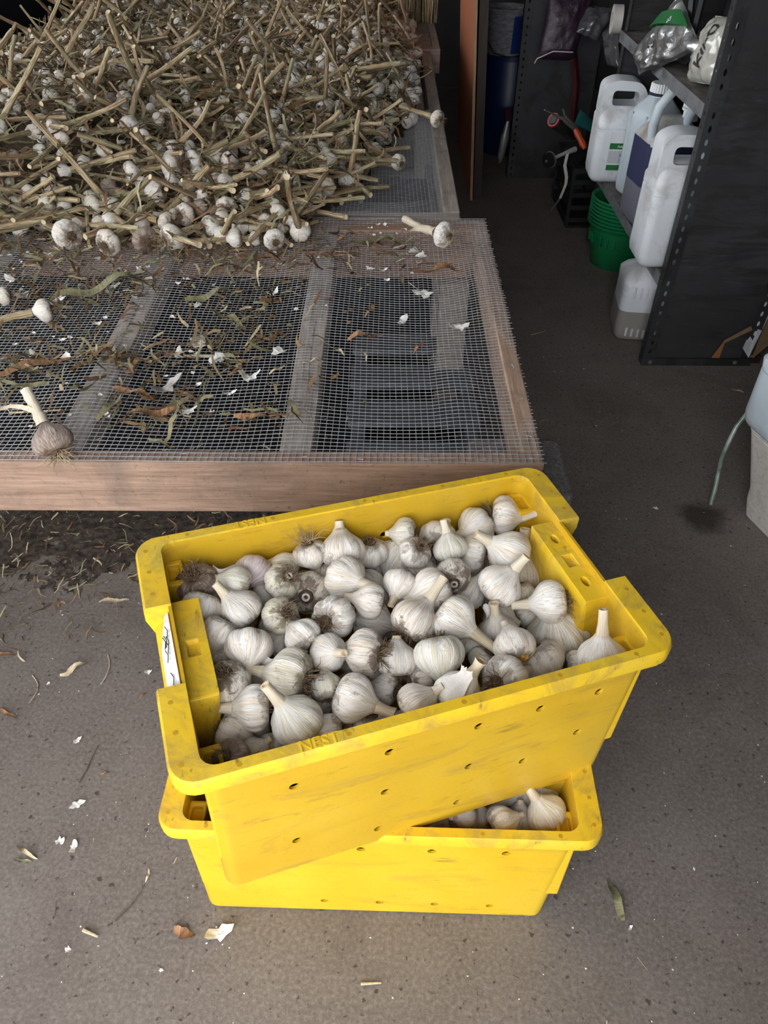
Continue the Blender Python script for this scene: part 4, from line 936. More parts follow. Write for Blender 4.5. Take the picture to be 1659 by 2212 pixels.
# plants that stand out: bulb u, v, width, stalk tip u, v, heights over the rack of bulb and tip, kind, label
HERO = [
 (145,506,62,80,478,0.00,0.015,1,'leftmost garlic in the front row of the heap, stalk to the left'),
 (235,524,56,330,440,0.00,0.05,5,'half-soiled garlic right of the leftmost front-row one, roots down on the mesh'),
 (312,517,54,200,430,0.00,0.05,9,'dark soil-coated garlic in the front row of the heap'),
 (372,513,58,470,470,0.00,0.04,6,'garlic with a large soil stain and hanging roots in the front row'),
 (455,489,44,560,455,0.01,0.04,0,'clean garlic in the front row, leaf strip across its face'),
 (516,492,46,640,497,0.00,0.01,1,'garlic with its thick neck pointing right along the mesh, front row'),
 (592,517,46,540,425,0.00,0.05,2,'white garlic at the right end of the front row'),
 (628,414,46,522,277,0.01,0.16,0,'garlic with a long straight stalk rising up left, mid front'),
 (590,431,46,545,395,0.01,0.06,6,'garlic with greenish streaks just left of the long straight-stalked one'),
 (375,360,62,290,385,0.07,0.05,5,'large tan garlic with hairy roots to the right, front slope of the heap'),
 (462,327,40,540,300,0.07,0.09,5,'garlic with fuzzy roots, upper of the pair right of the large tan one'),
 (432,384,46,520,350,0.05,0.07,1,'garlic under the fuzzy-rooted one on the front slope'),
 (337,413,50,240,425,0.05,0.05,0,'round white garlic on the front slope with its stalk lying left'),
 (400,463,46,470,440,0.03,0.04,6,'peeling garlic in the middle of the front slope'),
 (692,369,40,620,400,0.02,0.03,2,'plump white garlic with a curved neck at the right of the front slope'),
 (736,312,40,790,330,0.04,0.03,5,'garlic with a net of brown veins on the right slope of the heap'),
 (672,332,34,690,260,0.03,0.10,5,'tan garlic hanging neck up left of the brown-veined one'),
 (944,256,34,860,225,0.03,0.07,6,'garlic on the rack edge at the right end of the heap'),
 (860,350,34,790,310,0.01,0.05,7,'earthy garlic at the front right corner of the heap'),
 (958,507,52,873,480,0.00,0.012,1,'lone white garlic at the back right corner of the nearest rack'),
 (112,952,86,70,868,0.00,0.075,9,'lone brown-skinned garlic with beard roots at the front left of the nearest rack'),
 (95,671,50,-60,700,0.00,0.01,1,'garlic with its stalk running out of the picture at left, on the mesh'),
 (8,640,40,-90,650,0.0,0.02,7,'garlic cut off by the left picture edge on the mesh'),
]
hero_pts = []
for k, (u, v, w, u2, v2, hb, ht, bi, lab) in enumerate(HERO):
    p = at(u, v, TZ + hb + 0.022); dist = (p - CAM).dot(FW); r = 0.5 * w * dist / FPX
    p = at(u, v, TZ + hb + r * 0.86); q = at(u2, v2, TZ + ht + 0.006)
    L = max(2.0, (q - p).length / r - 0.93)
    sm = fin(stalk_geo(L, 900 + k, bend=0.05 if L < 5 else 0.12).mesh('stalk', ['dry_stalk' if k not in (5, 14, 19, 20) else 'garlic_neck', 'cut_stem']), True, 60)
    hr = HROOT[k % 4] if k not in (20,) else roots_mesh(77, 60, 0.95, 0.75, 0.6, 'pale_roots', 0.018)
    t = thing('garlic_plant', None, lab, 'garlic', None, mat=basis_z(p, q - p, r, R.uniform(0, 6)))
    link('bulb', HB[bi], t); link('stalk', sm, t); link('roots', hr, t); hero_pts.append((p, r))
# the rest of the heap
def rand_axis(rg, up):
    a = rg.uniform(0, 6.28); e = rg.uniform(-0.25, up); return Vector((math.cos(a) * math.cos(e), math.sin(a) * math.cos(e), math.sin(e)))
def heap_plants():
    rg = random.Random(21); pts = []
    tries = 0
    while len(pts) < 1250 and tries < 60000:
        tries += 1
        x = rg.uniform(-1.75, 0.22); y = 2.0 + 3.3 * rg.random() ** 1.25; h = heap_h(x, y)
        if h <= 0.012: continue
        r = rg.uniform(0.021, 0.031)
        top = rg.random() < 0.70
        z = TZ + (h + rg.uniform(-0.008, 0.020) if top else max(r * 0.7, h - rg.uniform(0.02, 0.05)))
        z = max(z, TZ + r * 0.75)
        if not visible(x, y, z, 380): continue
        p = Vector((x, y, z))
        if any((p - q).length < 0.8 * (r + s) for q, s in hero_pts): continue
        if any((p - q[0]).length < 0.75 * (r + q[1]) for q in pts): continue
        up = 0.95 if rg.random() < 0.42 else 0.22
        ax = rand_axis(rg, up)
        if x > -0.12 and ax.x > 0: ax.x = -ax.x
        pts.append((p, r, ax))
    pts.sort(key=lambda e: (e[0] - CAM).length - 0.5 * max(0, e[0].z - TZ) + (0 if visible(*e[0]) else 50))
    near, far = pts[:280], pts[280:]
    for p, r, ax in near:
        zx = 'right side' if p.x > -0.3 else ('left side' if p.x < -0.85 else 'middle'); zy = 'front' if p.y < 2.45 else ('second row' if p.y < 2.85 else 'farther back')
        bi = rg.randrange(len(HB)); look = 'clean white' if bi < 5 else ('dirty' if bi < 9 else 'soil-brown')
        if ax.z > 0.45: way = 'standing up'
        else:
            c = ax.dot(RT); way = 'pointing right' if c > 0.6 else ('pointing left' if c < -0.6 else ('pointing away' if ax.y > 0 else 'pointing at the viewer'))
        plant(basis_z(p, ax, r, rg.uniform(0, 6)), f'{look} garlic, cut stalk {way}, {zy}, {zx} of the heap', f'garlic in the heap, {zx}', bulb=HB[bi])
    # beyond the nearest 300: one object
    LBv = [bulb_mesh(700 + i, lowpoly=True, cloves=7, lob=0.14, mat='garlic_skin') for i in range(4)]
    def arrays(me):
        v = np.empty(len(me.vertices) * 3); me.vertices.foreach_get('co', v); v = v.reshape(-1, 3)
        s = np.empty(len(v) * 3); me.attributes['sv'].data.foreach_get('vector', s)
        return v, [tuple(p.vertices) for p in me.polygons], [p.material_index for p in me.polygons], s.reshape(-1, 3)
    B = [arrays(m) for m in LBv]; S = [arrays(fin(stalk_geo(R.uniform(5.0, 9.5), 300 + i, n=6).mesh('s', ['dry_stalk', 'cut_stem']))) for i in range(8)]
    mb = MB(); sv = []
    for p, r, ax in far:
        m = np.array(basis_z(p, ax, r, rg.uniform(0, 6)))
        for (v, f, mi, s), base in ((rg.choice(B), 0), (rg.choice(S), 1)):
            b = len(mb.v); vv = v @ m[:3, :3].T + m[:3, 3]; mb.v.extend(map(tuple, vv)); mb.f.extend(tuple(i + b for i in fc) for fc in f)
            mb.mi.extend((3 if rg.random() < 0 else (i if base == 0 else i + 1)) for i in mi); sv.append(s + np.array((0, 0, rg.uniform(0, 60))))
    # loose stalk pieces lying over the whole heap
    for _ in range(300):
        x = rg.uniform(-1.75, -0.08); y = 2.05 + 3.2 * rg.random() ** 1.2; h = heap_h(x, y)
        if h < 0.02 or not visible(x, y, TZ + h, 380): continue
        ax = rand_axis(rg, 0.6 if rg.random() < 0.45 else 0.12); m = np.array(basis_z((x, y, TZ + h + rg.uniform(-0.01, 0.015)), ax, rg.uniform(0.018, 0.027), 0))
        v, f, mi, s = rg.choice(S); v = v - np.array((0, 0, 3.0)); b = len(mb.v); vv = v @ m[:3, :3].T + m[:3, 3]
        if vv[:, 2].min() < TZ + 0.004: vv[:, 2] += TZ + 0.004 - vv[:, 2].min()
        mb.v.extend(map(tuple, vv)); mb.f.extend(tuple(i + b for i in fc) for fc in f); mb.mi.extend(i + 1 for i in mi); sv.append(s + np.array((0, 0, rg.uniform(0, 60))))
    mb.sv = np.concatenate(sv)
    o = mb.build('garlic_heap', ['garlic_skin', 'dry_stalk', 'cut_stem'], None, angle=60)
    tag(o, 'far part of the heap of drying garlic and loose cut stalks', 'garlic heap', kind='stuff')
    return pts
heap_plants()
# ribbons of dry leaf
def ribbon(rg, p, a, L, w, tilt, curl, K=4):
    d = Vector((math.cos(a), math.sin(a), tilt)).normalized(); s = Vector((-math.sin(a), math.cos(a), rg.uniform(-0.7, 0.7))).normalized()
    V = []; q = Vector(p); tw = rg.uniform(-0.9, 0.9)
    for i in range(K + 1):
        k = i / K; ww = w * (1 - 0.75 * abs(k - 0.35)); sd = (s * math.cos(tw * k) + d.cross(s) * math.sin(tw * k)) * ww
        V += [q - sd, q + sd]
        d = (d + Vector((rg.uniform(-curl, curl), rg.uniform(-curl, curl), rg.uniform(-curl, curl) - 0.06))).normalized(); q = q + d * (L / K)
    return V, [(2 * i, 2 * i + 1, 2 * i + 3, 2 * i + 2) for i in range(K)]
def litter(name, label, samples, zfun, mat='dry_leaf', seed=1, hscale=1.0, cat='leaf litter', tones=None, flat=0.25):
    rg = random.Random(seed); mb = MB(); tone = []
    for (x, y, L, w) in samples:
        z0 = zfun(x, y); V, F = ribbon(rg, (x, y, z0 + 0.004), rg.uniform(0, 6.28), L, w, rg.uniform(-0.05, flat), 0.45)
        lo = min(v.z for v in V)
        if lo < z0: V = [v + Vector((0, 0, z0 - lo + 0.0006)) for v in V]
        mb.add(V, F); tv = rg.choice(tones) if tones else rg.random(); tone += [min(1, max(0, tv + rg.uniform(-0.06, 0.06)))] * len(V)
    mb.tone = tone; o = mb.build(name, mat, None); tag(o, label, cat, kind='stuff'); return o
def heap_leaves():
    rg = random.Random(31); S = []
    while len(S) < 7800:
        x = rg.uniform(-1.75, 0.22); y = 2.0 + 3.3 * rg.random() ** 1.35; h = heap_h(x, y)
        if h > 0.014 and visible(x, y, TZ + h, 380): S.append((x, y, rg.uniform(0.02, 0.11), rg.uniform(0.0015, 0.0055) * (1.8 if rg.random() < 0.15 else 1)))
    for _ in range(3600):
        x = rg.uniform(-1.75, 0.2); y = 2.0 + 2.2 * rg.random() ** 1.3
        if heap_h(x, y) > 0.014 and visible(x, y, TZ, 380): S.append((x, y, rg.uniform(0.025, 0.07), rg.uniform(0.0003, 0.0008)))
    litter('leaf_litter', 'tangle of dry green-brown garlic leaves all over the heap', S, lambda x, y: TZ + heap_h(x, y) - 0.010 + rg.uniform(0, 0.045), seed=5, flat=0.6, tones=[0.05, 0.15, 0.3, 0.45, 0.6, 0.6, 0.75, 0.75, 0.9])
    # fine litter caught on the nearest mesh
    S = []
    while len(S) < 1300:
        x = rg.uniform(-1.15, 0.12); y = rg.uniform(1.25, 2.18)
        dens = smooth01((0.05 - x) / 0.75) * 0.6 + smooth01((y - 1.85) / 0.25) * smooth01((0.25 - x) / 0.3) * 0.9
        cl = 0.5 + 0.5 * mnoise.noise((x * 5, y * 5, 1.7))
        if rg.random() < dens * cl * 1.3: S.append((x, y, rg.uniform(0.008, 0.06), rg.uniform(0.0008, 0.0050)))
    for (u, v, k, s) in [(115, 645, 40, .05), (60, 800, 34, .05), (205, 770, 30, .04), (300, 785, 46, .04), (440, 745, 34, .045), (480, 785, 24, .04), (325, 900, 30, .045), (560, 665, 26, .04), (490, 640, 24, .05), (565, 725, 24, .035), (130, 600, 30, .06), (590, 910, 14, .04), (225, 630, 34, .05), (300, 600, 26, .04), (700, 545, 30, .07), (840, 540, 26, .08), (560, 560, 50, .09), (350, 560, 40, .1), (100, 545, 30, .08), (390, 870, 14, .03)]:
        c = at(u, v, TZ)
        for _ in range(k): S.append((c.x + rg.gauss(0, s), c.y + rg.gauss(0, s * 0.7), rg.uniform(0.012, 0.075), rg.uniform(0.001, 0.006)))
    litter('leaf_litter', 'small dry leaf shreds strewn over the mesh of the nearest rack', S, lambda x, y: TZ + sag1(x, y) + 0.003, seed=6)
heap_leaves()
def mesh_skins():
    rg = random.Random(77); mb = MB(); k = 0
    while k < 260:
        x = rg.uniform(-1.15, 0.2); y = rg.uniform(1.2, 2.3)
        d = smooth01((0.0 - x) / 0.7) * 0.5 + smooth01((y - 1.85) / 0.3) * smooth01((0.28 - x) / 0.25)
        if rg.random() > d: continue
        k += 1; s = rg.uniform(0.002, 0.010) * (1.5 if rg.random() < 0.15 else 1); a = rg.uniform(0, 6.28); z = TZ + sag1(x, y) + 0.002; n = 7
        P = [(x + s * rg.uniform(0.5, 1.1) * math.cos(a + j * 6.283 / n), y + s * rg.uniform(0.3, 0.8) * math.sin(a + j * 6.283 / n), z + rg.uniform(0, s * 0.7)) for j in range(n)]
        mb.add([(x, y, z)] + P, [(0, 1 + j, 1 + (j + 1) % n) for j in range(n)])
    tag(mb.build('skin_litter', 'paper_skin', None, smooth=False), 'tiny white garlic skin crumbs caught on the mesh of the nearest rack', 'chaff', kind='stuff')
mesh_skins()
def upright_stalks():
    # dense stand of thin dry stalks at the back of the racks
    rg = random.Random(41); mb = MB(); sv = []
    for _ in range(1500):
        x = rg.uniform(-0.75, 0.30); y = rg.uniform(5.30, 5.75); L = rg.uniform(0.35, 0.55)
        b = len(mb.v); mb.tube([(x, y, TZ), (x + rg.uniform(-0.02, 0.02), y + rg.uniform(-0.02, 0.02), TZ + L * 0.5), (x + rg.uniform(-0.05, 0.05), y + rg.uniform(-0.04, 0.04), TZ + L)], 0.003, 4, caps=False)
        sv += [(j % 4 * 2.0, (j // 4) * 1.5, x * 90) for j in range(len(mb.v) - b)]
    mb.sv = sv; o = mb.build('standing_stalks', 'dry_stalk', None); tag(o, 'dense stand of thin dry stalks upright at the far end of the racks', 'dry stalks', kind='stuff')
upright_stalks()

# ------------------------------------------------------------------ scraps one can pick out
def flake_mesh(seed, size, mat):
    rg = random.Random(seed); mb = MB(); n = 18; ph = rg.uniform(0, 6); cu = rg.uniform(0.2, 0.8); asp = rg.uniform(0.45, 0.85)
    ring = []
    for j in range(n):
        a = 2 * math.pi * j / n; r = size * (0.75 + 0.22 * math.sin(2 * a + ph) + 0.14 * math.sin(5 * a + 2 * ph) + rg.uniform(-0.16, 0.16)); ring.append((r * math.cos(a), r * asp * math.sin(a)))
    def zf(x, y): return cu * (x * x - 0.3 * y * y) / size + 0.10 * size * math.sin(9 * x / size + ph) * math.cos(6 * y / size)
    V = [(0, 0, 0)]; F = []
    for q in (0.35, 0.7, 1.0): V += [(x * q, y * q, zf(x * q, y * q) + rg.uniform(-0.03, 0.03) * size) for x, y in ring]
    F = [(0, 1 + j, 1 + (j + 1) % n) for j in range(n)]
    for k in range(2): F += [(1 + k * n + j, 1 + (k + 1) * n + j, 1 + (k + 1) * n + (j + 1) % n, 1 + k * n + (j + 1) % n) for j in range(n)]
    lo = min(v[2] for v in V); V = [(x, y, z - lo) for x, y, z in V]; b = len(V); e = 1 + 2 * n
    V2 = [(x, y, z + 0.0005) for x, y, z in V]; mb.add(V + V2, [f[::-1] for f in F] + [tuple(i + b for i in f) for f in F] + [(e + j, e + (j + 1) % n, b + e + (j + 1) % n, b + e + j) for j in range(n)])
    return fin(mb.mesh('skin_flake', mat), True, 50)
def strip_mesh(seed, L, w, mat, bend=0.4, K=10, arch=0.15):
    rg = random.Random(seed); mb = MB(); V = []; a = 0.0; x = y = 0.0; tw = rg.uniform(-1.3, 1.3); wob = rg.uniform(0, 6); arch = rg.uniform(0.08, 0.3)
    for i in range(K + 1):
        k = i / K; ww = w * (0.12 + 1.0 * math.sin(math.pi * min(1, k * 0.85 + 0.1)) ** 0.8) * rg.uniform(0.75, 1.1) * 0.5; z = arch * L * (math.sin(math.pi * k) * 0.5 + 0.25 * math.sin(3 * k * math.pi + wob))
        sx, sy = -math.sin(a), math.cos(a); t_ = tw * (k - 0.5) * 2; c, s = math.cos(t_), math.sin(t_)
        V += [(x - sx * ww * c, y - sy * ww * c, z - ww * s), (x, y, z - 0.35 * ww), (x + sx * ww * c, y + sy * ww * c, z + ww * s)]
        a += bend * rg.uniform(-0.6, 1.0) / 2; x += math.cos(a) * L / K; y += math.sin(a) * L / K
    F = []
    for i in range(K): F += [(3 * i, 3 * i + 1, 3 * i + 4, 3 * i + 3), (3 * i + 1, 3 * i + 2, 3 * i + 5, 3 * i + 4)]
    lo = min(p[2] for p in V)
    V = [(p[0] - x / 2, p[1] - y / 2, p[2] - lo) for p in V]; b = len(V); V2 = [(p[0], p[1], p[2] + 0.0008) for p in V]
    mb.add(V + V2, [f[::-1] for f in F] + [tuple(i + b for i in f) for f in F]); return fin(mb.mesh('leaf_strip', mat), True, 70)
def scrap(kind, u, v, w, ang, label, mat=None, bend=0.4, zsurf=None, group=None, thick=None):
    if zsurf is None:
        p = at(u, v, TZ); p = at(u, v, TZ + sag1(p.x, p.y) + 0.0022)
    else: p = at(u, v, zsurf)
    dist = (p - CAM).dot(FW); L = w * dist / FPX; sd = int(u * 31 + v * 7)
    if kind == 'f': o = link('skin_flake', flake_mesh(sd, L * 0.55, mat or 'paper_skin'))
    elif kind == 'l': o = link('leaf_strip', strip_mesh(sd, L * 1.1, (thick or 0.15) * L * 1.1, mat or 'leaf_single', bend))
    else:
        mb = MB(); rg = random.Random(sd); K = 5; pts = []; a = 0; x = y = 0
        for i in range(K + 1): pts.append((x, y, (thick or 0.03) * L + 0.0003)); a += bend * rg.uniform(-0.4, 1) / 2; x += math.cos(a) * L / K; y += math.sin(a) * L / K
        pts = [(q[0] - x / 2, q[1] - y / 2, q[2]) for q in pts]; mb.tube(pts, [(thick or 0.03) * L * (1 - 0.4 * i / K) for i in range(K + 1)], 6)
        o = mb.build('twig', mat or 'straw', None)
    o.location = p; o.rotation_euler = (0, 0, math.radians(ang)); tag(o, label, {'f': 'garlic skin', 'l': 'dry leaf', 't': 'twig'}[kind], group); return o
G1 = 'garlic skins on the mesh of the nearest rack'; G2 = 'leaf scraps on the mesh of the nearest rack'
for u, v, w, lab in [(404, 890, 46, 'white garlic skin nearest the front board, right of the lone brown-skinned garlic'), (470, 782, 60, 'large white garlic skin in the middle of the left bay of mesh'),
  (432, 742, 56, 'forked white skin behind the large one in the left bay of mesh'), (392, 772, 40, 'white skin left of the forked one on the mesh'), (602, 762, 44, 'white skin at the left side of the middle beam'),
  (590, 637, 34, 'pointed white skin near the right side of the left bay'), (540, 818, 44, 'thin pale skin lying in front of the middle beam'), (497, 851, 28, 'small curled white skin in the left bay front'),
  (915, 636, 56, 'torn white skin in the right bay of mesh, the largest there'), (868, 697, 44, 'white cupped skin in the centre of the right bay of mesh'), (988, 708, 46, 'brown and white skin near the right board of the nearest rack'),
  (912, 556, 34, 'white skin right of a pair below the lone white garlic'), (893, 543, 30, 'white skin left of a pair below the lone white garlic'), (801, 582, 26, 'white skin just right of the middle beam, rear part'),
  (828, 585, 20, 'tiny white skin beside the one right of the middle beam'), (215, 556, 30, 'white skin below the front row of the heap at left'), (28, 608, 40, 'white skin at the left picture edge on the mesh'),
  (82, 770, 34, 'white skin over a brown leaf near the left picture edge'), (118, 655, 60, 'crumpled white skins behind the garlic with its stalk out of the picture'), (305, 590, 36, 'white skin flecks over the second beam'),
  (427, 660, 26, 'white skin scrap below the heap between the beams'), (210, 700, 22, 'curled white skin left of the second beam'), (565, 655, 22, 'white scrap right in the rear of the left bay'), (640, 668, 18, 'small white scrap on the middle beam rear')]:
    scrap('f', u, v, w, (u * 37) % 360, lab, group=G1)
scrap('f', 362, 842, 72, 40, 'empty grey garlic husk lying on the left bay of mesh', mat='grey_skin'); scrap('f', 52, 640, 60, 10, 'broken grey garlic husk at the left picture edge', mat='grey_skin')
scrap('f', 232, 628, 60, 20, 'brown and white husk left of the second beam, below the heap', mat='grey_skin')
for u, v, w, a, m_, lab in [(297, 862, 100, -20, 'brown_leaf', 'orange-brown stalk sliver left of the grey husk'), (325, 905, 120, 10, 'brown_leaf', 'long brown leaf in the left bay front'), (305, 790, 70, 40, 'brown_leaf', 'crumpled brown leaf in the middle of the left bay'),
  (95, 795, 150, 25, 'brown_leaf', 'long brown leaf at the left end of the mesh'), (68, 838, 80, 0, 'green_leaf', 'green leaf blade left of the lone brown-skinned garlic'), (255, 640, 190, 12, 'green_leaf', 'long green leaf crossing the second beam'),
  (798, 672, 50, 50, 'brown_leaf', 'brown leaf standing on the right bay of mesh'), (792, 735, 70, -8, 'brown_leaf', 'reddish brown leaf in the right bay front of the cupped skin'), (732, 762, 34, -50, 'straw', 'pale leaf bit right of the middle beam'),
  (787, 772, 26, 80, 'straw', 'small pale chip right of the pale leaf bit'), (905, 752, 42, 70, 'brown_leaf', 'narrow brown leaf on the front of the right bay'), (945, 590, 96, 4, 'brown_leaf', 'long brown leaf below the lone white garlic'),
  (678, 785, 42, 3, 'straw', 'flat straw piece on the middle beam'), (215, 950, 10, 0, 'straw', 'tiny straw chip beside the lone brown-skinned garlic'), (560, 905, 90, -10, 'brown_leaf', 'dark brown leaf in the front of the left bay'),
  (240, 880, 90, 60, 'green_leaf', 'greenish leaf left of the orange-brown sliver'), (470, 655, 110, 30, 'green_leaf', 'green leaf below the heap between the beams'), (560, 560, 80, -8, 'brown_leaf', 'brown leaf under the right end of the front row'),
  (700, 560, 70, -15, 'brown_leaf', 'brown leaf over the rear of the middle beam'), (835, 530, 80, 20, 'green_leaf', 'olive leaf left of the lone white garlic'), (500, 700, 90, -50, 'green_leaf', 'green leaf beside the forked white skin'), (600, 800, 40, 20, 'straw', 'straw leaf bit left of the middle beam, front'),
  (150, 560, 70, 30, 'green_leaf', 'green curl below the left end of the front row'), (350, 960, 60, -40, 'green_leaf', 'thin greenish leaf at the front of the left bay')]:
    scrap('l', u, v, w, a, lab, m_, group=G2)
for u, v, w, a, lab in [(895, 620, 40, -60, 'short white straw in the rear of the right bay'), (470, 772, 120, -2, 'straight straw across the left bay of mesh'), (740, 545, 60, -12, 'white straw behind the middle beam'), (90, 890, 110, 4, 'straw beside the neck of the lone brown-skinned garlic')]:
    scrap('t', u, v, w, a, lab, thick=0.022, bend=0.05)
# floor scraps
F0 = 0.0005
scrap('f', 474, 2018, 62, 30, 'torn white garlic skin on the floor in front of the crates', zsurf=F0)
scrap('l', 402, 2011, 48, -15, 'curled brown leaf on the floor beside the torn white skin', 'brown_leaf', 0.9, F0, thick=0.4)
scrap('t', 200, 2019, 38, -20, 'pale stalk chip on the floor at lower left', 'straw', 0.0, F0, thick=0.11)
scrap('l', 1326, 1940, 78, 95, 'dark green leaf on the floor right of the crates', 'green_leaf', 0.15, F0, thick=0.22)
scrap('t', 806, 2125, 44, 3, 'flat straw on the floor at the bottom of the picture', 'straw', 0.0, F0, thick=0.07)
for u, v, w, lab in [(168, 1738, 30, 'silvery skin on the floor, largest left of the crates'), (130, 1818, 24, 'left of two white skins on the floor, left of the lower crate'), (159, 1830, 28, 'right of two white skins on the floor, left of the lower crate'), (168, 1600, 18, 'white skin on the floor level with the front of the upper crate'),
   (320, 1452, 16, 'small white skin on the floor close to the crate grip'), (105, 1477, 12, 'white speck on the floor at far left'), (1415, 1098, 12, 'white speck on the floor right of the nearest rack'), (1361, 2006, 14, 'white chip on the floor below the dark green leaf'), (147, 2052, 16, 'pale fleck on the floor below the stalk chip'), (348, 2096, 12, 'grey fleck at the bottom of the floor')]:
    scrap('f', u, v, w, u * 13 % 360, lab, zsurf=F0)
for u, v, w, a, m_, lab, bd in [(168, 1443, 70, -10, 'straw', 'bent V-shaped pale leaf on the floor at left', 1.6), (14, 1412, 44, -30, 'brown_leaf', 'brown leaf cut by the left picture edge', .3), (22, 1545, 46, -40, 'brown_leaf', 'brown leaf on the floor below the one at the picture edge', .3), (230, 1671, 20, 15, 'brown_leaf', 'small red-brown leaf on the floor left of the crates', .2),
   (62, 1843, 56, -35, 'straw', 'pale leaf pair on the floor at far left', .2), (52, 1860, 36, -20, 'green_leaf', 'dark crumpled leaf under the pale pair', .5), (310, 1500, 18, 40, 'brown_leaf', 'red-brown bit on the floor beside the crate', .5), (1190, 912, 34, -20, 'green_leaf', 'green leaf on the floor right of the nearest rack', .3), (1330, 963, 14, 20, 'brown_leaf', 'brown fleck in the aisle', .2), (318, 1890, 26, 70, 'straw', 'shrivelled seed head on the floor left of the lower crate', .8), (1590, 845, 30, -30, 'straw', 'tan leaf behind the pale blue jug', .4), (250, 1300, 60, -8, 'straw', 'thin pale leaf on the floor left of the crate rim', .3)]:
    scrap('l', u, v, w, a, lab, m_, bd, F0)
for u, v, w, a, m_, lab, bd in [(195, 1642, 90, 65, 'dark_twig', 'long curved twig on the floor left of the crates', .5), (60, 1495, 80, -20, 'straw', 'angled straw on the floor at left', -.9), (225, 1440, 80, 60, 'straw', 'forked pale root on the floor left of the crate', .7), (285, 1940, 90, 40, 'dark_twig', 'dark wavy twig on the floor left of the lower crate', .5),
   (405, 1910, 30, 30, 'dark_twig', 'black twig tucked against the lower crate', .8), (1255, 958, 40, 80, 'dark_twig', 'dark twig in the aisle right of the nearest rack', .6), (1305, 1045, 60, -35, 'dark_twig', 'brown curved twig on the floor right of the upper crate', .6), (1165, 718, 40, 25, 'straw', 'thin straw in the aisle', .4), (1390, 2085, 30, -60, 'straw', 'thin straw on the floor at lower right', .1), (120, 1960, 30, 95, 'dark_twig', 'short upright-lying twig at lower left', .2), (1590, 2042, 26, -25, 'brown_leaf', 'reddish sliver on the floor at lower right', .1)]:
    scrap('t', u, v, w, a, lab, m_, bd, F0, thick=0.018)
def darkening_soil_bed():  # soil, laid wide so its dark tone also stands in for shade
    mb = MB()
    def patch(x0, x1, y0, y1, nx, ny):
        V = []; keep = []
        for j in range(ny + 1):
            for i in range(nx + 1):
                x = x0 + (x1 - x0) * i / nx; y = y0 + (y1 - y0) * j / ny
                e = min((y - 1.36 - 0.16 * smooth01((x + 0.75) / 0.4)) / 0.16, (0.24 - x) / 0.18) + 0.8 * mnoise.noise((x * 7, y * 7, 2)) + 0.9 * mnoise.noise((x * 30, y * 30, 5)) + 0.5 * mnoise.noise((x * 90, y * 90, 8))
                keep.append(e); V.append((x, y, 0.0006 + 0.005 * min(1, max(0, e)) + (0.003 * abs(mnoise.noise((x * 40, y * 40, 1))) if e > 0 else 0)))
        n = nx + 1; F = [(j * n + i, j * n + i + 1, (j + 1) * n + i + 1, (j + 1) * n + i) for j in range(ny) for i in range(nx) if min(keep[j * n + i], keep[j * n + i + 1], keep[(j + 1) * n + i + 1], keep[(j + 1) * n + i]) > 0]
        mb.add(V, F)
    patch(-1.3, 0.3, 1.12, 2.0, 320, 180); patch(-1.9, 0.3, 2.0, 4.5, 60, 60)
    tag(mb.build('darkening_soil', 'darkening_soil', None), 'dark crumbled soil fallen through the mesh, spread wide to darken the floor under the racks', 'soil', kind='stuff')
darkening_soil_bed()
def floor_litter():
    rg = random.Random(51); S = []
    while len(S) < 2400:
        x = rg.uniform(-1.35, 0.22); y = rg.uniform(1.05, 2.3)
        d = smooth01((y - 1.14 - 0.10 * math.sin(x * 9)) / 0.35) * smooth01((-x + 0.1) / 0.5)
        if rg.random() < d: S.append((x, y, rg.uniform(0.006, 0.06), rg.uniform(0.0006, 0.003)))
    for _ in range(420):
        x = rg.uniform(-0.9, 1.1); y = rg.uniform(0.15, 3.2); S.append((x, y, rg.uniform(0.002, 0.014), rg.uniform(0.0004, 0.0014)))
    litter('leaf_litter', 'chaff and leaf shreds swept together on the floor under the nearest rack', S, lambda x, y: 0.0004, seed=8, flat=0.08)
    mb = MB()
    for _ in range(700):
        x = rg.uniform(-1.2, 1.2); y = rg.uniform(0.1, 2.6); s = rg.uniform(0.0007, 0.0022) * (1.8 if rg.random() < 0.08 else 1)
        a = rg.uniform(0, 6); V = [(x + s * math.cos(a + k * 1.57) * rg.uniform(.6, 1.4), y + s * math.sin(a + k * 1.57) * rg.uniform(.6, 1.4), 0.0006) for k in range(4)] + [(x, y, 0.0014)]
        mb.add(V, [(0, 1, 4), (1, 2, 4), (2, 3, 4), (3, 0, 4)])
    tag(mb.build('white_chaff', 'paper_skin', None, smooth=False), 'white crumbs of garlic skin scattered over the concrete floor', 'chaff', kind='stuff')
floor_litter()
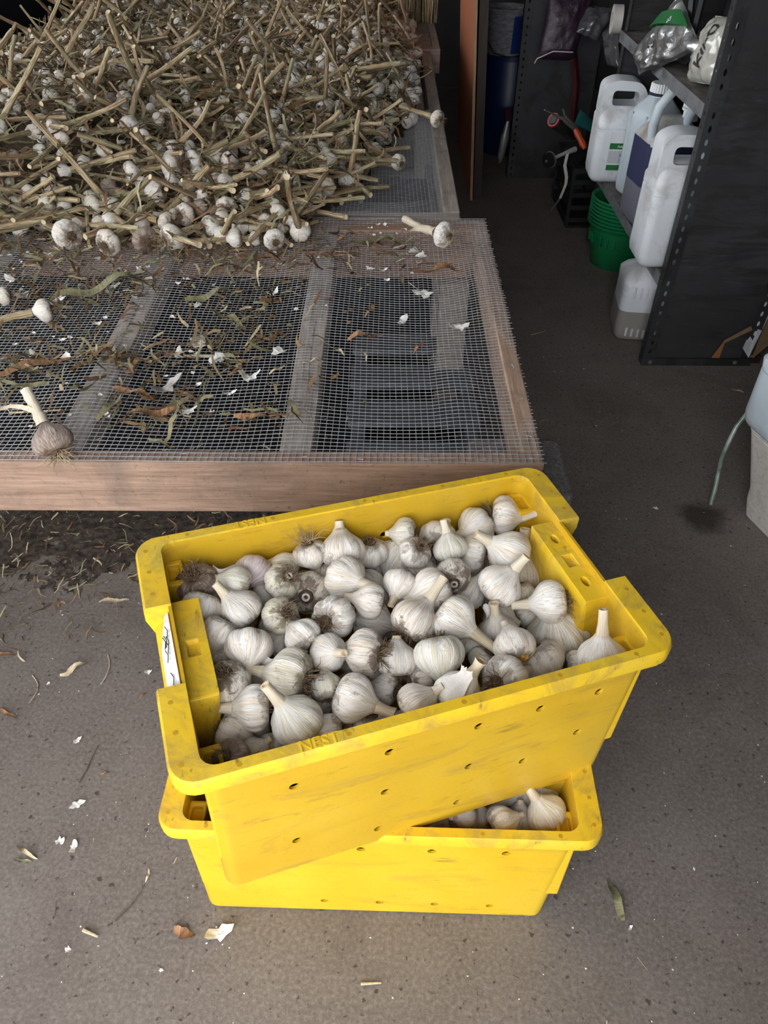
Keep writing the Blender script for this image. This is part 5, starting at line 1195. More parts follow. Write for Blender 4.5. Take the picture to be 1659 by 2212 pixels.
# ------------------------------------------------------------------ steel shelving
def perforated(mb, o, du, dv, width, length, pitch, hw, hh, th=0.002, n=8, off=0.5, skip=0.0):
    o = Vector(o); du = Vector(du).normalized(); dv = Vector(dv).normalized(); nn = du.cross(dv).normalized()
    K = int(length / pitch)
    for k in range(K):
        z0, z1 = k * pitch, (k + 1) * pitch; c = (width * off, (z0 + z1) / 2)
        outer = []; inner = []
        for j in range(n):
            a = 2 * math.pi * (j + 0.5) / n; ca, sa = math.cos(a), math.sin(a)
            inner.append((c[0] + hw / 2 * ca * 1.05, c[1] + hh / 2 * sa * 1.05))
            s = 1 / max(abs(ca), abs(sa)); ex, ey = ca * s, sa * s
            outer.append((c[0] + (ex * c[0] if ex < 0 else ex * (width - c[0])), c[1] + ey * pitch / 2))
        V = []
        for d in (0, th):
            for q in outer + inner: V.append(o + du * q[0] + dv * q[1] + nn * d)
        F = []
        for j in range(n):
            j2 = (j + 1) % n
            F += [(j, j2, n + j2, n + j), (2 * n + j2, 2 * n + j, 3 * n + j, 3 * n + j2), (n + j, n + j2, 3 * n + j2, 3 * n + j)]
        # fill the four corners
        C = [(0, z0), (width, z0), (width, z1), (0, z1)]
        b = len(V)
        for d in (0, th):
            for q in C: V.append(o + du * q[0] + dv * q[1] + nn * d)
        near = lambda q: sorted(range(n), key=lambda j: (outer[j][0] - q[0]) ** 2 + (outer[j][1] - q[1]) ** 2)[:2]
        for ci, q in enumerate(C):
            a1, a2 = near(q); F += [(b + ci, a1, a2), (b + 4 + ci, 2 * n + a1, 2 * n + a2)]
        mb.add(V, F)
    mb.add([o + dv * 0, o + dv * length, o + dv * length + nn * th, o + nn * th], [(0, 1, 2, 3)])
    mb.add([o + du * width, o + du * width + dv * length, o + du * width + dv * length + nn * th, o + du * width + nn * th], [(0, 1, 2, 3)])
SX0, SX1, SY0, SY1 = 0.957, 1.362, 2.484, 3.640
def shelf_unit():
    t = thing('steel_shelving', (0, 0, 0), 'dark grey slotted-steel shelving with scuffed end panel, holding the white jugs', 'shelving')
    def upright(x, y, sx, sy):
        mb = MB(); perforated(mb, (x, y, 0), (sx, 0, 0), (0, 0, 1), 0.042, 1.9, 0.038, 0.010, 0.020)
        perforated(mb, (x, y + sy * 0.002, 0), (0, sy, 0), (0, 0, 1), 0.036, 1.9, 0.038, 0.008, 0.012)
        mb.build('upright', 'shelf_steel', t, smooth=False)
    upright(SX0, SY0, 1, 1); upright(SX1, SY0, -1, 1); upright(SX0 + 0.02, SY1, 1, -1); upright(SX1, SY1, -1, -1)
    mb = MB(); mb.box(SX0 + 0.041, SX1 - 0.041, SY0 + 0.003, SY0 + 0.006, 0.0, 1.9); mb.build('end_panel', 'scuffed_panel', t, smooth=False)
    mb = MB(); mb.box(SX0 + 0.03, SX1 - 0.004, SY1 - 0.006, SY1 - 0.003, 0.0, 1.9); mb.build('end_panel', 'scuffed_panel', t, smooth=False)
    mb = MB(); mb.box(SX0 - 0.002, SX1 + 0.002, SY0 - 0.004, SY0 - 0.001, 0.0, 0.030); mb.build('base_strip', 'shelf_steel', t, smooth=False)
    for x in (SX0 + 0.03, SX1 - 0.06):
        mb = MB(); mb.tube([(x, SY0 - 0.008, 0.016), (x, SY0 - 0.004, 0.016)], 0.008, 6); mb.build('bolt', 'bolt_steel', t, smooth=False)
    for z in (0.335, 0.875, 1.19):
        mb = MB(); mb.box(SX0 + 0.004, SX1 - 0.004, SY0 + 0.010, SY1 - 0.008, z - 0.004, z); s = mb.build('shelf', 'shelf_deck', t, smooth=False)
        mb = MB(); mb.box(SX0, SX0 + 0.003, SY0 + 0.040, SY1 - 0.008, z - 0.040, z + 0.002); mb.build('shelf_edge', 'grey_shelf_edge', s, smooth=False, bevel=0.001)
    mb = MB(); mb.box(1.355, 1.358, SY0 + 0.04, SY1 - 0.03, 0.0, 1.9); mb.build('back_panel', 'shelf_steel', t, smooth=False)
    # far unit
    t = thing('steel_shelving', (0, 0, 0), 'dark steel shelving end panel with a row of holes, far down the aisle', 'shelving')
    mb = MB(); perforated(mb, (0.690, 4.50, 0), (1, 0, 0), (0, 0, 1), 0.040, 1.9, 0.036, 0.010, 0.014); mb.build('upright', 'shelf_steel', t, smooth=False)
    mb = MB(); mb.box(0.731, 1.10, 4.503, 4.506, 0, 1.9); mb.build('end_panel', 'shelf_steel', t, smooth=False)
    mb = MB(); mb.box(0.69, 0.693, 4.507, 4.55, 0, 1.9); mb.build('side_flange', 'shelf_steel', t, smooth=False)
    mb = MB(); mb.box(0.70, 1.10, 4.51, 5.6, 0.896, 0.90); mb.build('shelf', 'shelf_deck', t, smooth=False)
shelf_unit()
# ------------------------------------------------------------------ jugs
def plate_hole(mb, outer, hole, y0, y1):
    tri = tessellate_polygon([[Vector((x, z, 0)) for x, z in outer], [Vector((x, z, 0)) for x, z in hole]])
    P = outer + hole; n = len(P); no = len(outer); nh = len(hole)
    V = [(x, y0, z) for x, z in P] + [(x, y1, z) for x, z in P]; F = [tuple(f) for f in tri] + [tuple(i + n for i in f[::-1]) for f in tri]
    F += [(i, (i + 1) % no, n + (i + 1) % no, n + i) for i in range(no)] + [(no + (i + 1) % nh, no + i, n + no + i, n + no + (i + 1) % nh) for i in range(nh)]
    mb.add(V, F)
def rpoly(pts, r, k=4):
    out = []; n = len(pts)
    for i in range(n):
        p = Vector(pts[i]); a = Vector(pts[i - 1]); b = Vector(pts[(i + 1) % n]); rr_ = min(r, (a - p).length * 0.45, (b - p).length * 0.45)
        p0 = p + (a - p).normalized() * rr_; p1 = p + (b - p).normalized() * rr_
        for j in range(k + 1):
            s = j / k; q = p0 * (1 - s) ** 2 + p * 2 * s * (1 - s) + p1 * s * s; out.append((q.x, q.y))
    return out
def cap_part(t, x, y, z, r, h, mat='cap_white', ribs=22, collar=None):
    mb = MB(); mb.lathe([(r * 0.82, z - 0.045), (r * 0.82, z)], 20, c=(x, y)); mb.build('neck', 'white_jug', t)
    mb = MB(); n = ribs * 2; P = []
    for zz, k in ((z - 0.001, 1.0), (z + h * 0.85, 0.97), (z + h, 0.90)):
        P.append([(x + r * k * (1.0 if j % 2 else 0.95) * math.cos(2 * math.pi * j / n), y + r * k * (1.0 if j % 2 else 0.95) * math.sin(2 * math.pi * j / n), zz) for j in range(n)])
    mb.loft(P); c = mb.build('cap', mat, t, angle=30)
    mb = MB(); mb.lathe([(r * 1.03, z - 0.011), (r * 1.03, z - 0.003)], 24, c=(x, y)); mb.build('tamper_ring', 'cap_white' if not collar else collar, c)
def jug(loc, rz, w, d, h, hh, label, mat='white_jug', hmat=None, capx=0.30, capr=0.032, band=True, group='plastic jugs on the steel shelving', name='plastic_jug', ribs=22, low=None, rad=0.035, handle=True, collar=None, capz=None):
    t = thing(name, loc, label, 'jug', group, rz)
    mb = MB(); sh = h * 0.80
    L = [rrect(w - 0.03, d - 0.03, rad * 0.7, 0.0, 6), rrect(w - 0.006, d - 0.006, rad, 0.014, 6), rrect(w, d, rad, 0.035, 6), rrect(w, d, rad, h * 0.66, 6)]
    if band: L += [rrect(w, d, rad, h * 0.70, 6), rrect(w - 0.008, d - 0.008, rad, h * 0.705, 6), rrect(w - 0.008, d - 0.008, rad, h * 0.715, 6), rrect(w, d, rad, h * 0.72, 6)]
    L += [rrect(w, d, rad, h * 0.80, 6), rrect(w - 0.012, d - 0.02, rad, h * 0.85, 6), rrect(w - 0.03, d - 0.07, rad * 0.8, h * 0.93, 6), rrect(w - 0.06, d - 0.10, rad * 0.5, h * 0.97, 6)] if handle else [rrect(w, d, rad * 0.8, h * 0.82, 6), rrect(w - 0.03, d - 0.03, rad * 0.8, h * 0.89, 6), rrect(w * 0.45, d * 0.45, rad * 0.6, h, 6)]
    mb.loft(L); mb.build('body', mat, t, angle=50)
    if low:   # lower part seen darker where the contents stand
        m2, z1 = low; mb = MB()
        mb.loft([rrect(w + 0.001 - 0.03, d + 0.001 - 0.03, rad * 0.7, -0.0002, 6), rrect(w - 0.004, d - 0.004, rad, 0.014, 6), rrect(w + 0.002, d + 0.002, rad, 0.035, 6), rrect(w + 0.002, d + 0.002, rad, z1, 6)], cap1=False); mb.build('contents', m2, t, angle=50)
    if handle:
        x0, zt = -w / 2 + 0.002, h + hh
        outer = rpoly([(x0, h * 0.74), (x0 + 0.002, zt - 0.02), (x0 + 0.05, zt + 0.002), (w * 0.06, zt - 0.004), (w * 0.20, h * 1.02), (w * 0.44, h * 0.94), (w * 0.47, h * 0.74)], 0.045, 5)
        hole = rpoly([(x0 + 0.042, zt - 0.092), (x0 + 0.042, zt - 0.036), (w * 0.015, zt - 0.038), (w * 0.06, zt - 0.092)], 0.018)
        mb = MB(); plate_hole(mb, outer, hole, -d * 0.30, d * 0.30); hd = link('handle', recalc(fin(mb.mesh('handle', hmat or mat), True, 40)), t, 0.016, seg=4)
    cap_part(t, w * capx, 0, h + 0.035 if capz is None else capz, capr, 0.030, ribs=ribs, collar=collar)
    return t
ZS = 0.336
j1 = jug((1.035, 3.520, ZS), -0.06, 0.285, 0.185, 0.305, 0.085, 'white jug with a green-banded label, at the far end of the lower shelf', capx=0.385, capz=0.345)
lab = MB(); lab.box(-0.085, 0.100, -0.0940, -0.0930, 0.055, 0.207); lab = lab.build('label', 'label_white', j1, smooth=False); lab['label'] = 'white label with two green bands and small print'
for z0, z1, m_ in ((0.055, 0.077, 'label_green'), (0.140, 0.164, 'label_green'), (0.083, 0.134, 'label_grey')):
    mb = MB(); mb.box(-0.082, 0.097, -0.0945, -0.0941, z0, z1); mb.build('band' if 'green' in m_ else 'small_print', m_, lab, smooth=False)
FR = Matrix.Rotation(math.pi / 2, 4, 'X')
lettering('word', 'ELE', 0.023, 'black_ink', lab, Matrix.Translation((-0.003, -0.0946, 0.194)) @ FR, 0.0002, True, 0.25)
lettering('word', 'C', 0.014, 'black_ink', lab, Matrix.Translation((0.001, -0.0946, 0.174)) @ FR, 0.0002, True)
lettering('word', 'Foliar Nutri', 0.013, 'label_white', lab, Matrix.Translation((-0.017, -0.0950, 0.151)) @ FR, 0.0002, True)
lettering('word', 'NPP ACT', 0.010, 'black_ink', lab, Matrix.Translation((-0.015, -0.0950, 0.116)) @ FR, 0.0002, True)
lettering('word', 'In 10 L', 0.008, 'black_ink', lab, Matrix.Translation((-0.015, -0.0950, 0.097)) @ FR, 0.0002, True)
j2 = jug((1.072, 3.305, ZS), 0.40, 0.165, 0.165, 0.375, 0.05, 'square bluish-white jug turned corner on, with a ribbed cap, second from the far end', mat='bluish_jug', band=False, capx=0.0, capr=0.044, ribs=26, handle=False, collar='navy_collar', capz=0.392)
for s in (-1, 1):
    mb = MB(); mb.box(-0.0845, -0.081, s * 0.045 - 0.006, s * 0.045 + 0.006, 0.05, 0.32); mb.build('moulded_rib', 'bluish_jug', j2, bevel=0.003)
    mb = MB(); mb.box(s * 0.045 - 0.006, s * 0.045 + 0.006, -0.0845, -0.081, 0.05, 0.32); mb.build('moulded_rib', 'bluish_jug', j2, bevel=0.003)
j3 = jug((1.050, 3.030, ZS), 0.12, 0.210, 0.185, 0.37, 0.04, 'clear jug of violet-blue liquid with a looping handle, third along the lower shelf', mat='grubby_jug', band=False, capx=0.30, capr=0.034, handle=False, low=('pale_violet_jug', 0.30))
mb = MB(); mb.loft([rrect(0.2135, 0.1885, 0.035, 0.15, 6), rrect(0.2135, 0.1885, 0.035, 0.302, 6)], cap0=False, cap1=False); mb.build('upper_liquid', 'violet_contents', j3)
mb = MB(); mb.tube([(-0.085, -0.05, 0.27), (-0.095, -0.05, 0.36), (-0.085, -0.05, 0.42), (-0.045, -0.048, 0.475), (0.010, -0.046, 0.490), (0.045, -0.046, 0.470), (0.055, -0.046, 0.43), (0.035, -0.046, 0.38), (0.03, -0.046, 0.34)], [0.014, 0.017, 0.018, 0.018, 0.018, 0.018, 0.018, 0.017, 0.012], 12); mb.build('loop_handle', 'bluish_jug', j3)
j4 = jug((1.028, 2.660, ZS), 0.0, 0.275, 0.180, 0.350, 0.080, 'tall white jug nearest the scuffed shelf end, overhanging the lower shelf', capx=0.28, rad=0.028)
j5 = jug((1.040, 2.745, 0.0), -0.12, 0.275, 0.200, 0.285, 0.02, 'milky white jug on the floor under the shelf, contents showing to half height', band=False, low=('jug_contents', 0.125), capx=0.2, handle=False, group=None, capz=0.284, capr=0.018)
for z0, z1 in ((0.180, 0.225), (0.025, 0.06)):
    for k in range(7):
        mb = MB(); x = -0.10 + k * 0.022; mb.box(x, x + 0.008, -0.1035, -0.099, z0 - k * 0.002, z1 - k * 0.002); mb.build('grip_rib', 'white_jug', j5, bevel=0.002)
# ------------------------------------------------------------------ green pots nested under the lower shelf
def pots():
    for k in range(8):
        z = k * 0.0150
        ords = ['lowest', 'second', 'third', 'fourth', 'fifth', 'sixth', 'seventh', 'topmost'][k]
        t = thing('plant_pot', (1.058, 3.385, z), f'green plant pot nested under the lower shelf, {ords} in its stack from the floor', 'plant pot', 'stack of green plant pots')
        mb = MB(); mb.lathe([(0.108, 0.0), (0.114, 0.004), (0.138, 0.150), (0.140, 0.182), (0.149, 0.184), (0.1510, 0.191), (0.149, 0.195), (0.145, 0.193), (0.134, 0.150), (0.110, 0.006)], 40); mb.build('body', 'green_pot', t, angle=50)
        mb = MB(); mb.lathe([(0.1505, 0.186), (0.1570, 0.191), (0.1505, 0.1965)], 40, cap0=False, cap1=False); mb.build('rim', 'green_pot', t)
        if k == 0:
            for j in range(28):
                a = 2 * math.pi * j / 28; mb = MB(); c, s = math.cos(a), math.sin(a)
                P = [(0.1375, 0.150), (0.1355, 0.150), (0.129, 0.105), (0.133, 0.105)]
                V = [(r * c - q * s, r * s + q * c, z_) for q in (-0.006, 0.006) for r, z_ in ((0.1372, 0.148), (0.1420, 0.150), (0.1405, 0.110), (0.1305, 0.104))]
                mb.add(V, [(0, 1, 2, 3), (7, 6, 5, 4), (0, 4, 5, 1), (1, 5, 6, 2), (2, 6, 7, 3), (3, 7, 4, 0)]); mb.build('moulded_rib', 'green_pot', t, smooth=False)
pots()
# ------------------------------------------------------------------ bags
def pillow(name, corners, thick, mat, label, cat, seed=1, nx=22, ny=22, rough=0.25, parent=None, flip=1):
    A, B, C, D = [Vector(c) for c in corners]; nrm = (B - A).cross(D - A).normalized(); org = (A + B + C + D) / 4
    if nrm.dot(CAM - org) < 0: nrm = -nrm
    V = [[], []]
    for s in (0, 1):
        for i in range(ny + 1):
            for j in range(nx + 1):
                a, b = j / nx, i / ny; p = A * (1 - a) * (1 - b) + B * a * (1 - b) + C * a * b + D * (1 - a) * b
                f = (16 * a * (1 - a) * b * (1 - b)) ** 0.42
                ns = mnoise.noise((p * 16) + Vector((seed, s * 7, 0))) * 0.6 + abs(mnoise.noise((p * 34) + Vector((0, seed, s * 3)))) * 0.7
                V[s].append(p - org + nrm * ((thick * f * (1 + rough * ns) if s == 0 else -thick * 0.5 * f) + rough * thick * ns * 0.8))
    n = nx + 1; F = [(i * n + j, i * n + j + 1, (i + 1) * n + j + 1, (i + 1) * n + j) for i in range(ny) for j in range(nx)]
    mb = MB(); mb.add(V[0], F); mb.add(V[1], [f[::-1] for f in F])
    if parent is None:
        t = thing(name, org, label, cat); mb.build('sack', mat, t, angle=25 if mat == 'foil' else 60); return t, nrm, (A, B, C, D, org)
def bag_frame(c, a, b, n, off, org):
    A, B, C, D, _ = c; p = A * (1 - a) * (1 - b) + B * a * (1 - b) + C * a * b + D * (1 - a) * b; return p - org + n * off
foil, nf, cf = pillow('foil_bag', [atx(1368, 114, 0.925), atx(1382, 162, 0.925), atx(1516, 106, 0.975), atx(1470, -12, 0.985)], 0.016, 'foil', 'crumpled silver foil bag with a green printed band, hanging over the upper shelf', 'bag', 3, rough=0.7, flip=1)
def band_on(parent, c, n, b0, b1, a0, a1, off, mat, name):
    A, B, C, D, org = c; V = []; N = 10
    for i in range(N + 1):
        for b in (b0, b1):
            a = a0 + (a1 - a0) * i / N; p = A * (1 - a) * (1 - b) + B * a * (1 - b) + C * a * b + D * (1 - a) * b; f = (16 * a * (1 - a) * b * (1 - b)) ** 0.42 if 0 < a < 1 and 0 < b < 1 else 0
            V.append(p - org + n * (off * f + 0.006))
    mb = MB(); mb.add(V, [(2 * i, 2 * i + 2, 2 * i + 3, 2 * i + 1) for i in range(N)]); return mb.build(name, mat, parent)
def band_path(parent, c, n, q0, q1, off, mat, name):
    A, B, C, D, org = c; V = []; N = 12
    for i in range(N + 1):
        k = i / N
        for s in (0, 1):
            a = q0[s][0] * (1 - k) + q1[s][0] * k; b = q0[s][1] * (1 - k) + q1[s][1] * k
            p = A * (1 - a) * (1 - b) + B * a * (1 - b) + C * a * b + D * (1 - a) * b; f = max(0, 16 * a * (1 - a) * b * (1 - b)) ** 0.42
            V.append(p - org + n * (off * f + 0.010))
    mb = MB(); mb.add(V, [(2 * i, 2 * i + 2, 2 * i + 3, 2 * i + 1) for i in range(N)]); return mb.build(name, mat, parent)
gb = band_path(foil, cf, nf, ((0.0, 0.44), (0.0, 0.68)), ((0.62, 0.99), (0.30, 0.99)), 0.028, 'label_green', 'printed_band')
def word_on(parent, c, n, a, b, body, size, mat, off, swap=False, rot=0.0):
    A, B, C, D, org = c; p = A * (1 - a) * (1 - b) + B * a * (1 - b) + C * a * b + D * (1 - a) * b - org + n * off
    ez = n.normalized(); ex = (D - A); ex = (ex - ez * ex.dot(ez)).normalized(); ey = ez.cross(ex)
    m = Matrix((ex, ey, ez)).transposed().to_4x4() @ Matrix.Rotation(rot, 4, 'Z'); m.translation = p
    o = lettering('printed_word', body, size, mat, parent, m, 0.0, True)
    bpy.context.view_layer.update()
    tgt = [c_ for c_ in parent.children if c_.name.startswith(('printed_band' if mat == 'label_white' else 'sack'))][0]
    bm = bmesh.new(); bm.from_mesh(o.data); bmesh.ops.triangulate(bm, faces=bm.faces)
    for _ in range(2): bmesh.ops.subdivide_edges(bm, edges=[e for e in bm.edges if e.calc_length() > size * 0.12], cuts=1, use_grid_fill=True)
    bm.to_mesh(o.data); bm.free()
    sw = o.modifiers.new('wrap', 'SHRINKWRAP'); sw.target = tgt; sw.wrap_method = 'NEAREST_SURFACEPOINT'; sw.wrap_mode = 'ABOVE_SURFACE'; sw.offset = 0.0022
    return bake(o)
kilo, nk, ck = pillow('seed_bag', [atx(1486, 176, 1.0), atx(1556, 186, 1.0), atx(1600, 40, 1.03), atx(1548, 34, 1.03)], 0.045, 'clear_bag', 'shiny clear plastic bag of pale powder with black print on the upper shelf', 'bag', 8, rough=0.3)
word_on(foil, cf, nf, 0.34, 0.84, 'DF', 0.022, 'label_white', 0.050, rot=math.pi)
word_on(kilo, ck, nk, 0.60, 0.56, 'KILO', 0.060, 'black_ink', 0.045, rot=0.0)
mb = MB(); mb.tube([(0, 0, 0.0), (0, 0.004, 0.02), (0.003, 0, 0.045)], [0.004, 0.014, 0.006], 7); 
g2, n2, c2 = pillow('foil_pouch', [atx(1400, 120, 1.04), atx(1480, 140, 1.04), atx(1540, 90, 1.06), atx(1500, 62, 1.06)], 0.022, 'foil', 'flat dull foil pouch lying behind the crumpled one on the upper shelf', 'bag', 5, rough=0.3)
for k, (u0, v0, u1, v1) in enumerate([(1497, -20, 1490, 50), (1522, -20, 1499, 74)]):
    mb = MB(); a, b = atx(u0, v0, 1.0), atx(u1, v1, 1.0); mb.tube([a, (a + b) / 2, b], 0.011, 4); tag(mb.build('hanging_strap', 'dark_plastic', None, smooth=False), ('left' if k == 0 else 'right') + ' of two black straps hanging over the foil bag', 'strap')
pillow('film_bag', [atx(1302, 70, 1.03), atx(1314, 140, 1.03), atx(1340, 148, 1.05), atx(1336, 50, 1.05)], 0.02, 'grey_film', 'wrinkled clear film bag hanging at the far upright of the near shelving', 'bag', 4, rough=0.6)
pillow('net_sack', [aty(1160, 128, 4.25), aty(1236, 132, 4.25), aty(1290, -20, 4.3), aty(1188, -20, 4.3)], 0.05, 'purple_net', 'dark purple net sack hanging with its stitched end down, far aisle', 'sack', 6, rough=0.2)
mb = MB(); p0, p1, p2 = aty(1160, 127, 4.19), aty(1195, 111, 4.18), aty(1238, 113, 4.19); mb.tube([p0 + Vector((-0.01, 0, -0.02)), p0, p1, p2], 0.003, 5); tag(mb.build('stitching_cord', 'white_webbing', None), 'white cord across the end of the purple net sack', 'cord')
pillow('film_bag', [aty(1245, 70, 4.2), aty(1290, 88, 4.2), aty(1335, 20, 4.3), aty(1262, 15, 4.3)], 0.04, 'grey_film', 'grey plastic film bundle beside the purple net sack', 'bag', 9, rough=0.5)
mb = MB(); mb.tube([aty(1232, -30, 4.35), aty(1238, 100, 4.35), aty(1245, 180, 4.35), aty(1238, 262, 4.35)], 0.018, 4); tag(mb.build('red_strap', 'red_strap', None, smooth=False), 'dark red strap hanging below the purple net sack', 'strap')
# tape roll on the far upright of the near shelving
p = atx(1332, 42, 0.99); mb = MB()
mb.loft([[(0, r * math.cos(2 * math.pi * j / 28), r * math.sin(2 * math.pi * j / 28)) if x == 0 else (x, r * math.cos(2 * math.pi * j / 28), r * math.sin(2 * math.pi * j / 28)) for j in range(28)] for x, r in ((-0.02, 0.028), (-0.02, 0.055), (0.02, 0.055), (0.02, 0.028))], close=True)
o = mb.build('tape_roll', 'tape_white', None, loc=p, angle=40); o.rotation_euler = (0, 0, -0.12); tag(o, 'white tape roll hung at the far upright of the near shelving', 'tape')
# ------------------------------------------------------------------ black crate with tools between the two shelving units
def tool_corner():
    t = thing('slatted_crate', (1.06, 3.98, 0), 'black slatted plastic crate in the dark between the shelving units', 'crate')
    mb = MB(); mb.box(-0.16, 0.16, -0.20, 0.20, 0, 0.012); mb.build('base', 'dark_plastic', t, smooth=False)
    for z in (0.03, 0.09, 0.15, 0.21, 0.262):
        for x0, x1, y0, y1 in ((-0.165, 0.165, -0.205, -0.197), (-0.165, 0.165, 0.197, 0.205), (-0.165, -0.157, -0.197, 0.197), (0.157, 0.165, -0.197, 0.197)):
            mb = MB(); mb.box(x0, x1, y0, y1, z, z + 0.022); mb.build('slat', 'dark_plastic', t, smooth=False)
    for x in (-0.161, 0, 0.161):
        for y in (-0.201, 0.201):
            mb = MB(); mb.box(x - 0.008, x + 0.008, y - 0.007, y + 0.007, 0.012, 0.285); mb.build('corner_post', 'dark_plastic', t, smooth=False)
    def tool(name, a, b, r, mat, label, cat, n=8, taper=None):
        mb = MB(); a, b = Vector(a), Vector(b); mb.tube([a, a.lerp(b, 0.5), b], taper or r, n); return tag(mb.build(name, mat, None), label, cat)
    # dark bottle with a red-ringed end
    a, b = aty(1194, 258, 3.80), aty(1240, 290, 3.92); d = (b - a)
    t = thing('bottle', a, 'black glossy bottle with a red ring lying over the slatted crate', 'bottle')
    mb = MB(); mb.tube([d * 0, d * 0.06, d * 0.12, d * 0.95, d], [0.018, 0.030, 0.034, 0.034, 0.028], 16); mb.build('body', 'dark_plastic', t)
    mb = MB(); mb.tube([d * 0.02, d * 0.05], [0.0305, 0.0325], 16); mb.build('ring', 'bright_red', t)
    # hand shears: blade and orange grip
    p0, p1, p2 = aty(1176, 237, 3.74), aty(1212, 255, 3.80), aty(1243, 278, 3.86)
    t = thing('hand_shears', p1, 'hand shears with long steel blades and a wavy orange grip, on the slatted crate', 'shears')
    mb = MB(); mb.tube([p0 - p1, (p0 - p1) * 0.5, Vector((0, 0, 0)), p2 - p1], [0.002, 0.004, 0.010, 0.014], 6); mb.build('blade', 'blade_steel', t)
    p3 = aty(1216, 236, 3.80); mb = MB(); mb.tube([p3 - p1, (p3 - p1) * 0.5 + (p2 - p1) * 0.2, p2 - p1], [0.003, 0.006, 0.012], 6); mb.build('blade', 'blade_steel', t)
    q0, q1 = aty(1243, 280, 3.80), aty(1264, 321, 3.74); mb = MB(); mb.tube([q0 - p1, q0.lerp(q1, .25) - p1, q0.lerp(q1, .5) - p1, q0.lerp(q1, .75) - p1, q1 - p1], [0.012, 0.016, 0.013, 0.016, 0.010], 8); mb.build('grip', 'orange_grip', t)
    mb = MB(); c = [aty(1242, 265, 3.86), aty(1262, 270, 3.86), aty(1282, 255, 3.9), aty(1254, 236, 3.9)]
    pillow('seed_packet', [aty(1240, 268, 3.92), aty(1278, 286, 3.92), aty(1285, 262, 3.98), aty(1254, 236, 3.98)], 0.012, 'teal_packet', 'glossy teal packet standing in the slatted crate', 'packet', 2, rough=0.2)
    # disc on a stick and hanging webbing
    c = aty(1185, 346, 3.86)
    t = thing('wheel_tool', c, 'dark round wheel on a pale stick poking out of the slatted crate', 'tool')
    mb = MB(); d = (aty(1243, 322, 3.95) - c); dn = d.normalized(); mb.tube([dn * -0.012, dn * 0.012], 0.034, 24); mb.build('wheel', 'dark_plastic', t, angle=30)
    mb = MB(); mb.tube([dn * 0.010, dn * 0.016], 0.037, 24); mb.build('wheel_rim', 'blade_steel', t, angle=30)
    mb = MB(); mb.tube([dn * -0.018, dn * -0.012], 0.006, 10); mb.build('hub', 'bolt_steel', t)
    mb = MB(); mb.tube([dn * 0.016, d * 0.5, d], [0.008, 0.009, 0.013], 8); mb.build('stick', 'white_webbing', t)
    P = [aty(1236, 322, 3.90), aty(1226, 334, 3.72), aty(1220, 358, 3.68), aty(1224, 385, 3.66), aty(1222, 400, 3.64), aty(1210, 430, 3.62), at(1186, 462, 0.002)]
    V = []
    for i, q in enumerate(P): V += [q + Vector((-0.007, 0, 0)), q + Vector((0.007, 0.004, 0.004))]
    V2 = [v + Vector((0, 0.002, 0)) for v in V]; n = len(V); F = [(2 * i, 2 * i + 1, 2 * i + 3, 2 * i + 2) for i in range(len(P) - 1)]
    mb = MB(); mb.add(V + V2, F + [tuple(x + n for x in f[::-1]) for f in F]); tag(mb.build('webbing_strap', 'white_webbing', None), 'pale webbing strap trailing from the slatted crate', 'strap')
    # hand tool in the gap left of the far upright
    q = aty(1085, 285, 4.45); t = thing('hand_trowel', q, 'pale oval blade with a red handle leaning in the dark left of the far upright', 'trowel')
    mb = MB(); a, b = aty(1079, 352, 4.47) - q, aty(1098, 258, 4.47) - q; mb.tube([a, a.lerp(b, .2), a.lerp(b, .6), b], [0.006, 0.020, 0.024, 0.008], 10); mb.build('blade', 'blade_steel', t)
    mb = MB(); c_ = aty(1096, 235, 4.45) - q; mb.tube([b, c_], 0.016, 8); mb.build('handle', 'red_strap', t)
tool_corner()
# ------------------------------------------------------------------ barrel, bucket, boards, sacks at the dark end
t = thing('barrel', (0.735, 5.05, 0), 'dark blue plastic barrel at the dark end of the aisle', 'barrel')
mb = MB(); mb.lathe([(0.17, 0), (0.185, 0.02), (0.19, 0.25), (0.197, 0.27), (0.19, 0.29), (0.185, 0.50), (0.175, 0.52)], 32); mb.build('body', 'blue_barrel', t)
mb = MB(); mb.lathe([(0.192, 0.505), (0.192, 0.530), (0.17, 0.532)], 32); mb.build('lid', 'blue_barrel', t)
t = thing('paint_bucket', (0.665, 4.97, 0.5325), 'grey and blue labelled bucket standing on the dark blue barrel', 'bucket')
mb = MB(); mb.lathe([(0.100, 0), (0.115, 0.21), (0.119, 0.212), (0.119, 0.222), (0.111, 0.222), (0.097, 0.01)], 32); mb.build('body', 'bucket_label', t)
mb = MB(); V = []
for i in range(7):
    a_ = math.radians(-75 + i * 10)
    for r_, z_ in ((0.1020, 0.01), (0.1150, 0.19)): V.append((r_ * math.cos(a_), r_ * math.sin(a_), z_))
mb.add(V, [(2 * i, 2 * i + 2, 2 * i + 3, 2 * i + 1) for i in range(6)]); mb.build('label_block', 'bucket_blue', t)
mb = MB(); mb.tube([(-0.118, 0, 0.20), (-0.125, -0.06, 0.10), (-0.07, -0.12, 0.02), (0.02, -0.13, 0.0)], 0.004, 6); mb.build('bail_handle', 'dark_plastic', t)
mb = MB(); mb.box(-0.128, -0.112, -0.02, 0.02, 0.07, 0.20); mb.build('handle_lug', 'white_webbing', t, bevel=0.004)
pillow('carrier_bag', [aty(1022, 130, 4.85), aty(1046, 128, 4.85), aty(1050, -20, 4.95), aty(1030, -20, 4.95)], 0.03, 'white_bag', 'crumpled white carrier bag left of the labelled bucket', 'bag', 11, rough=0.6)
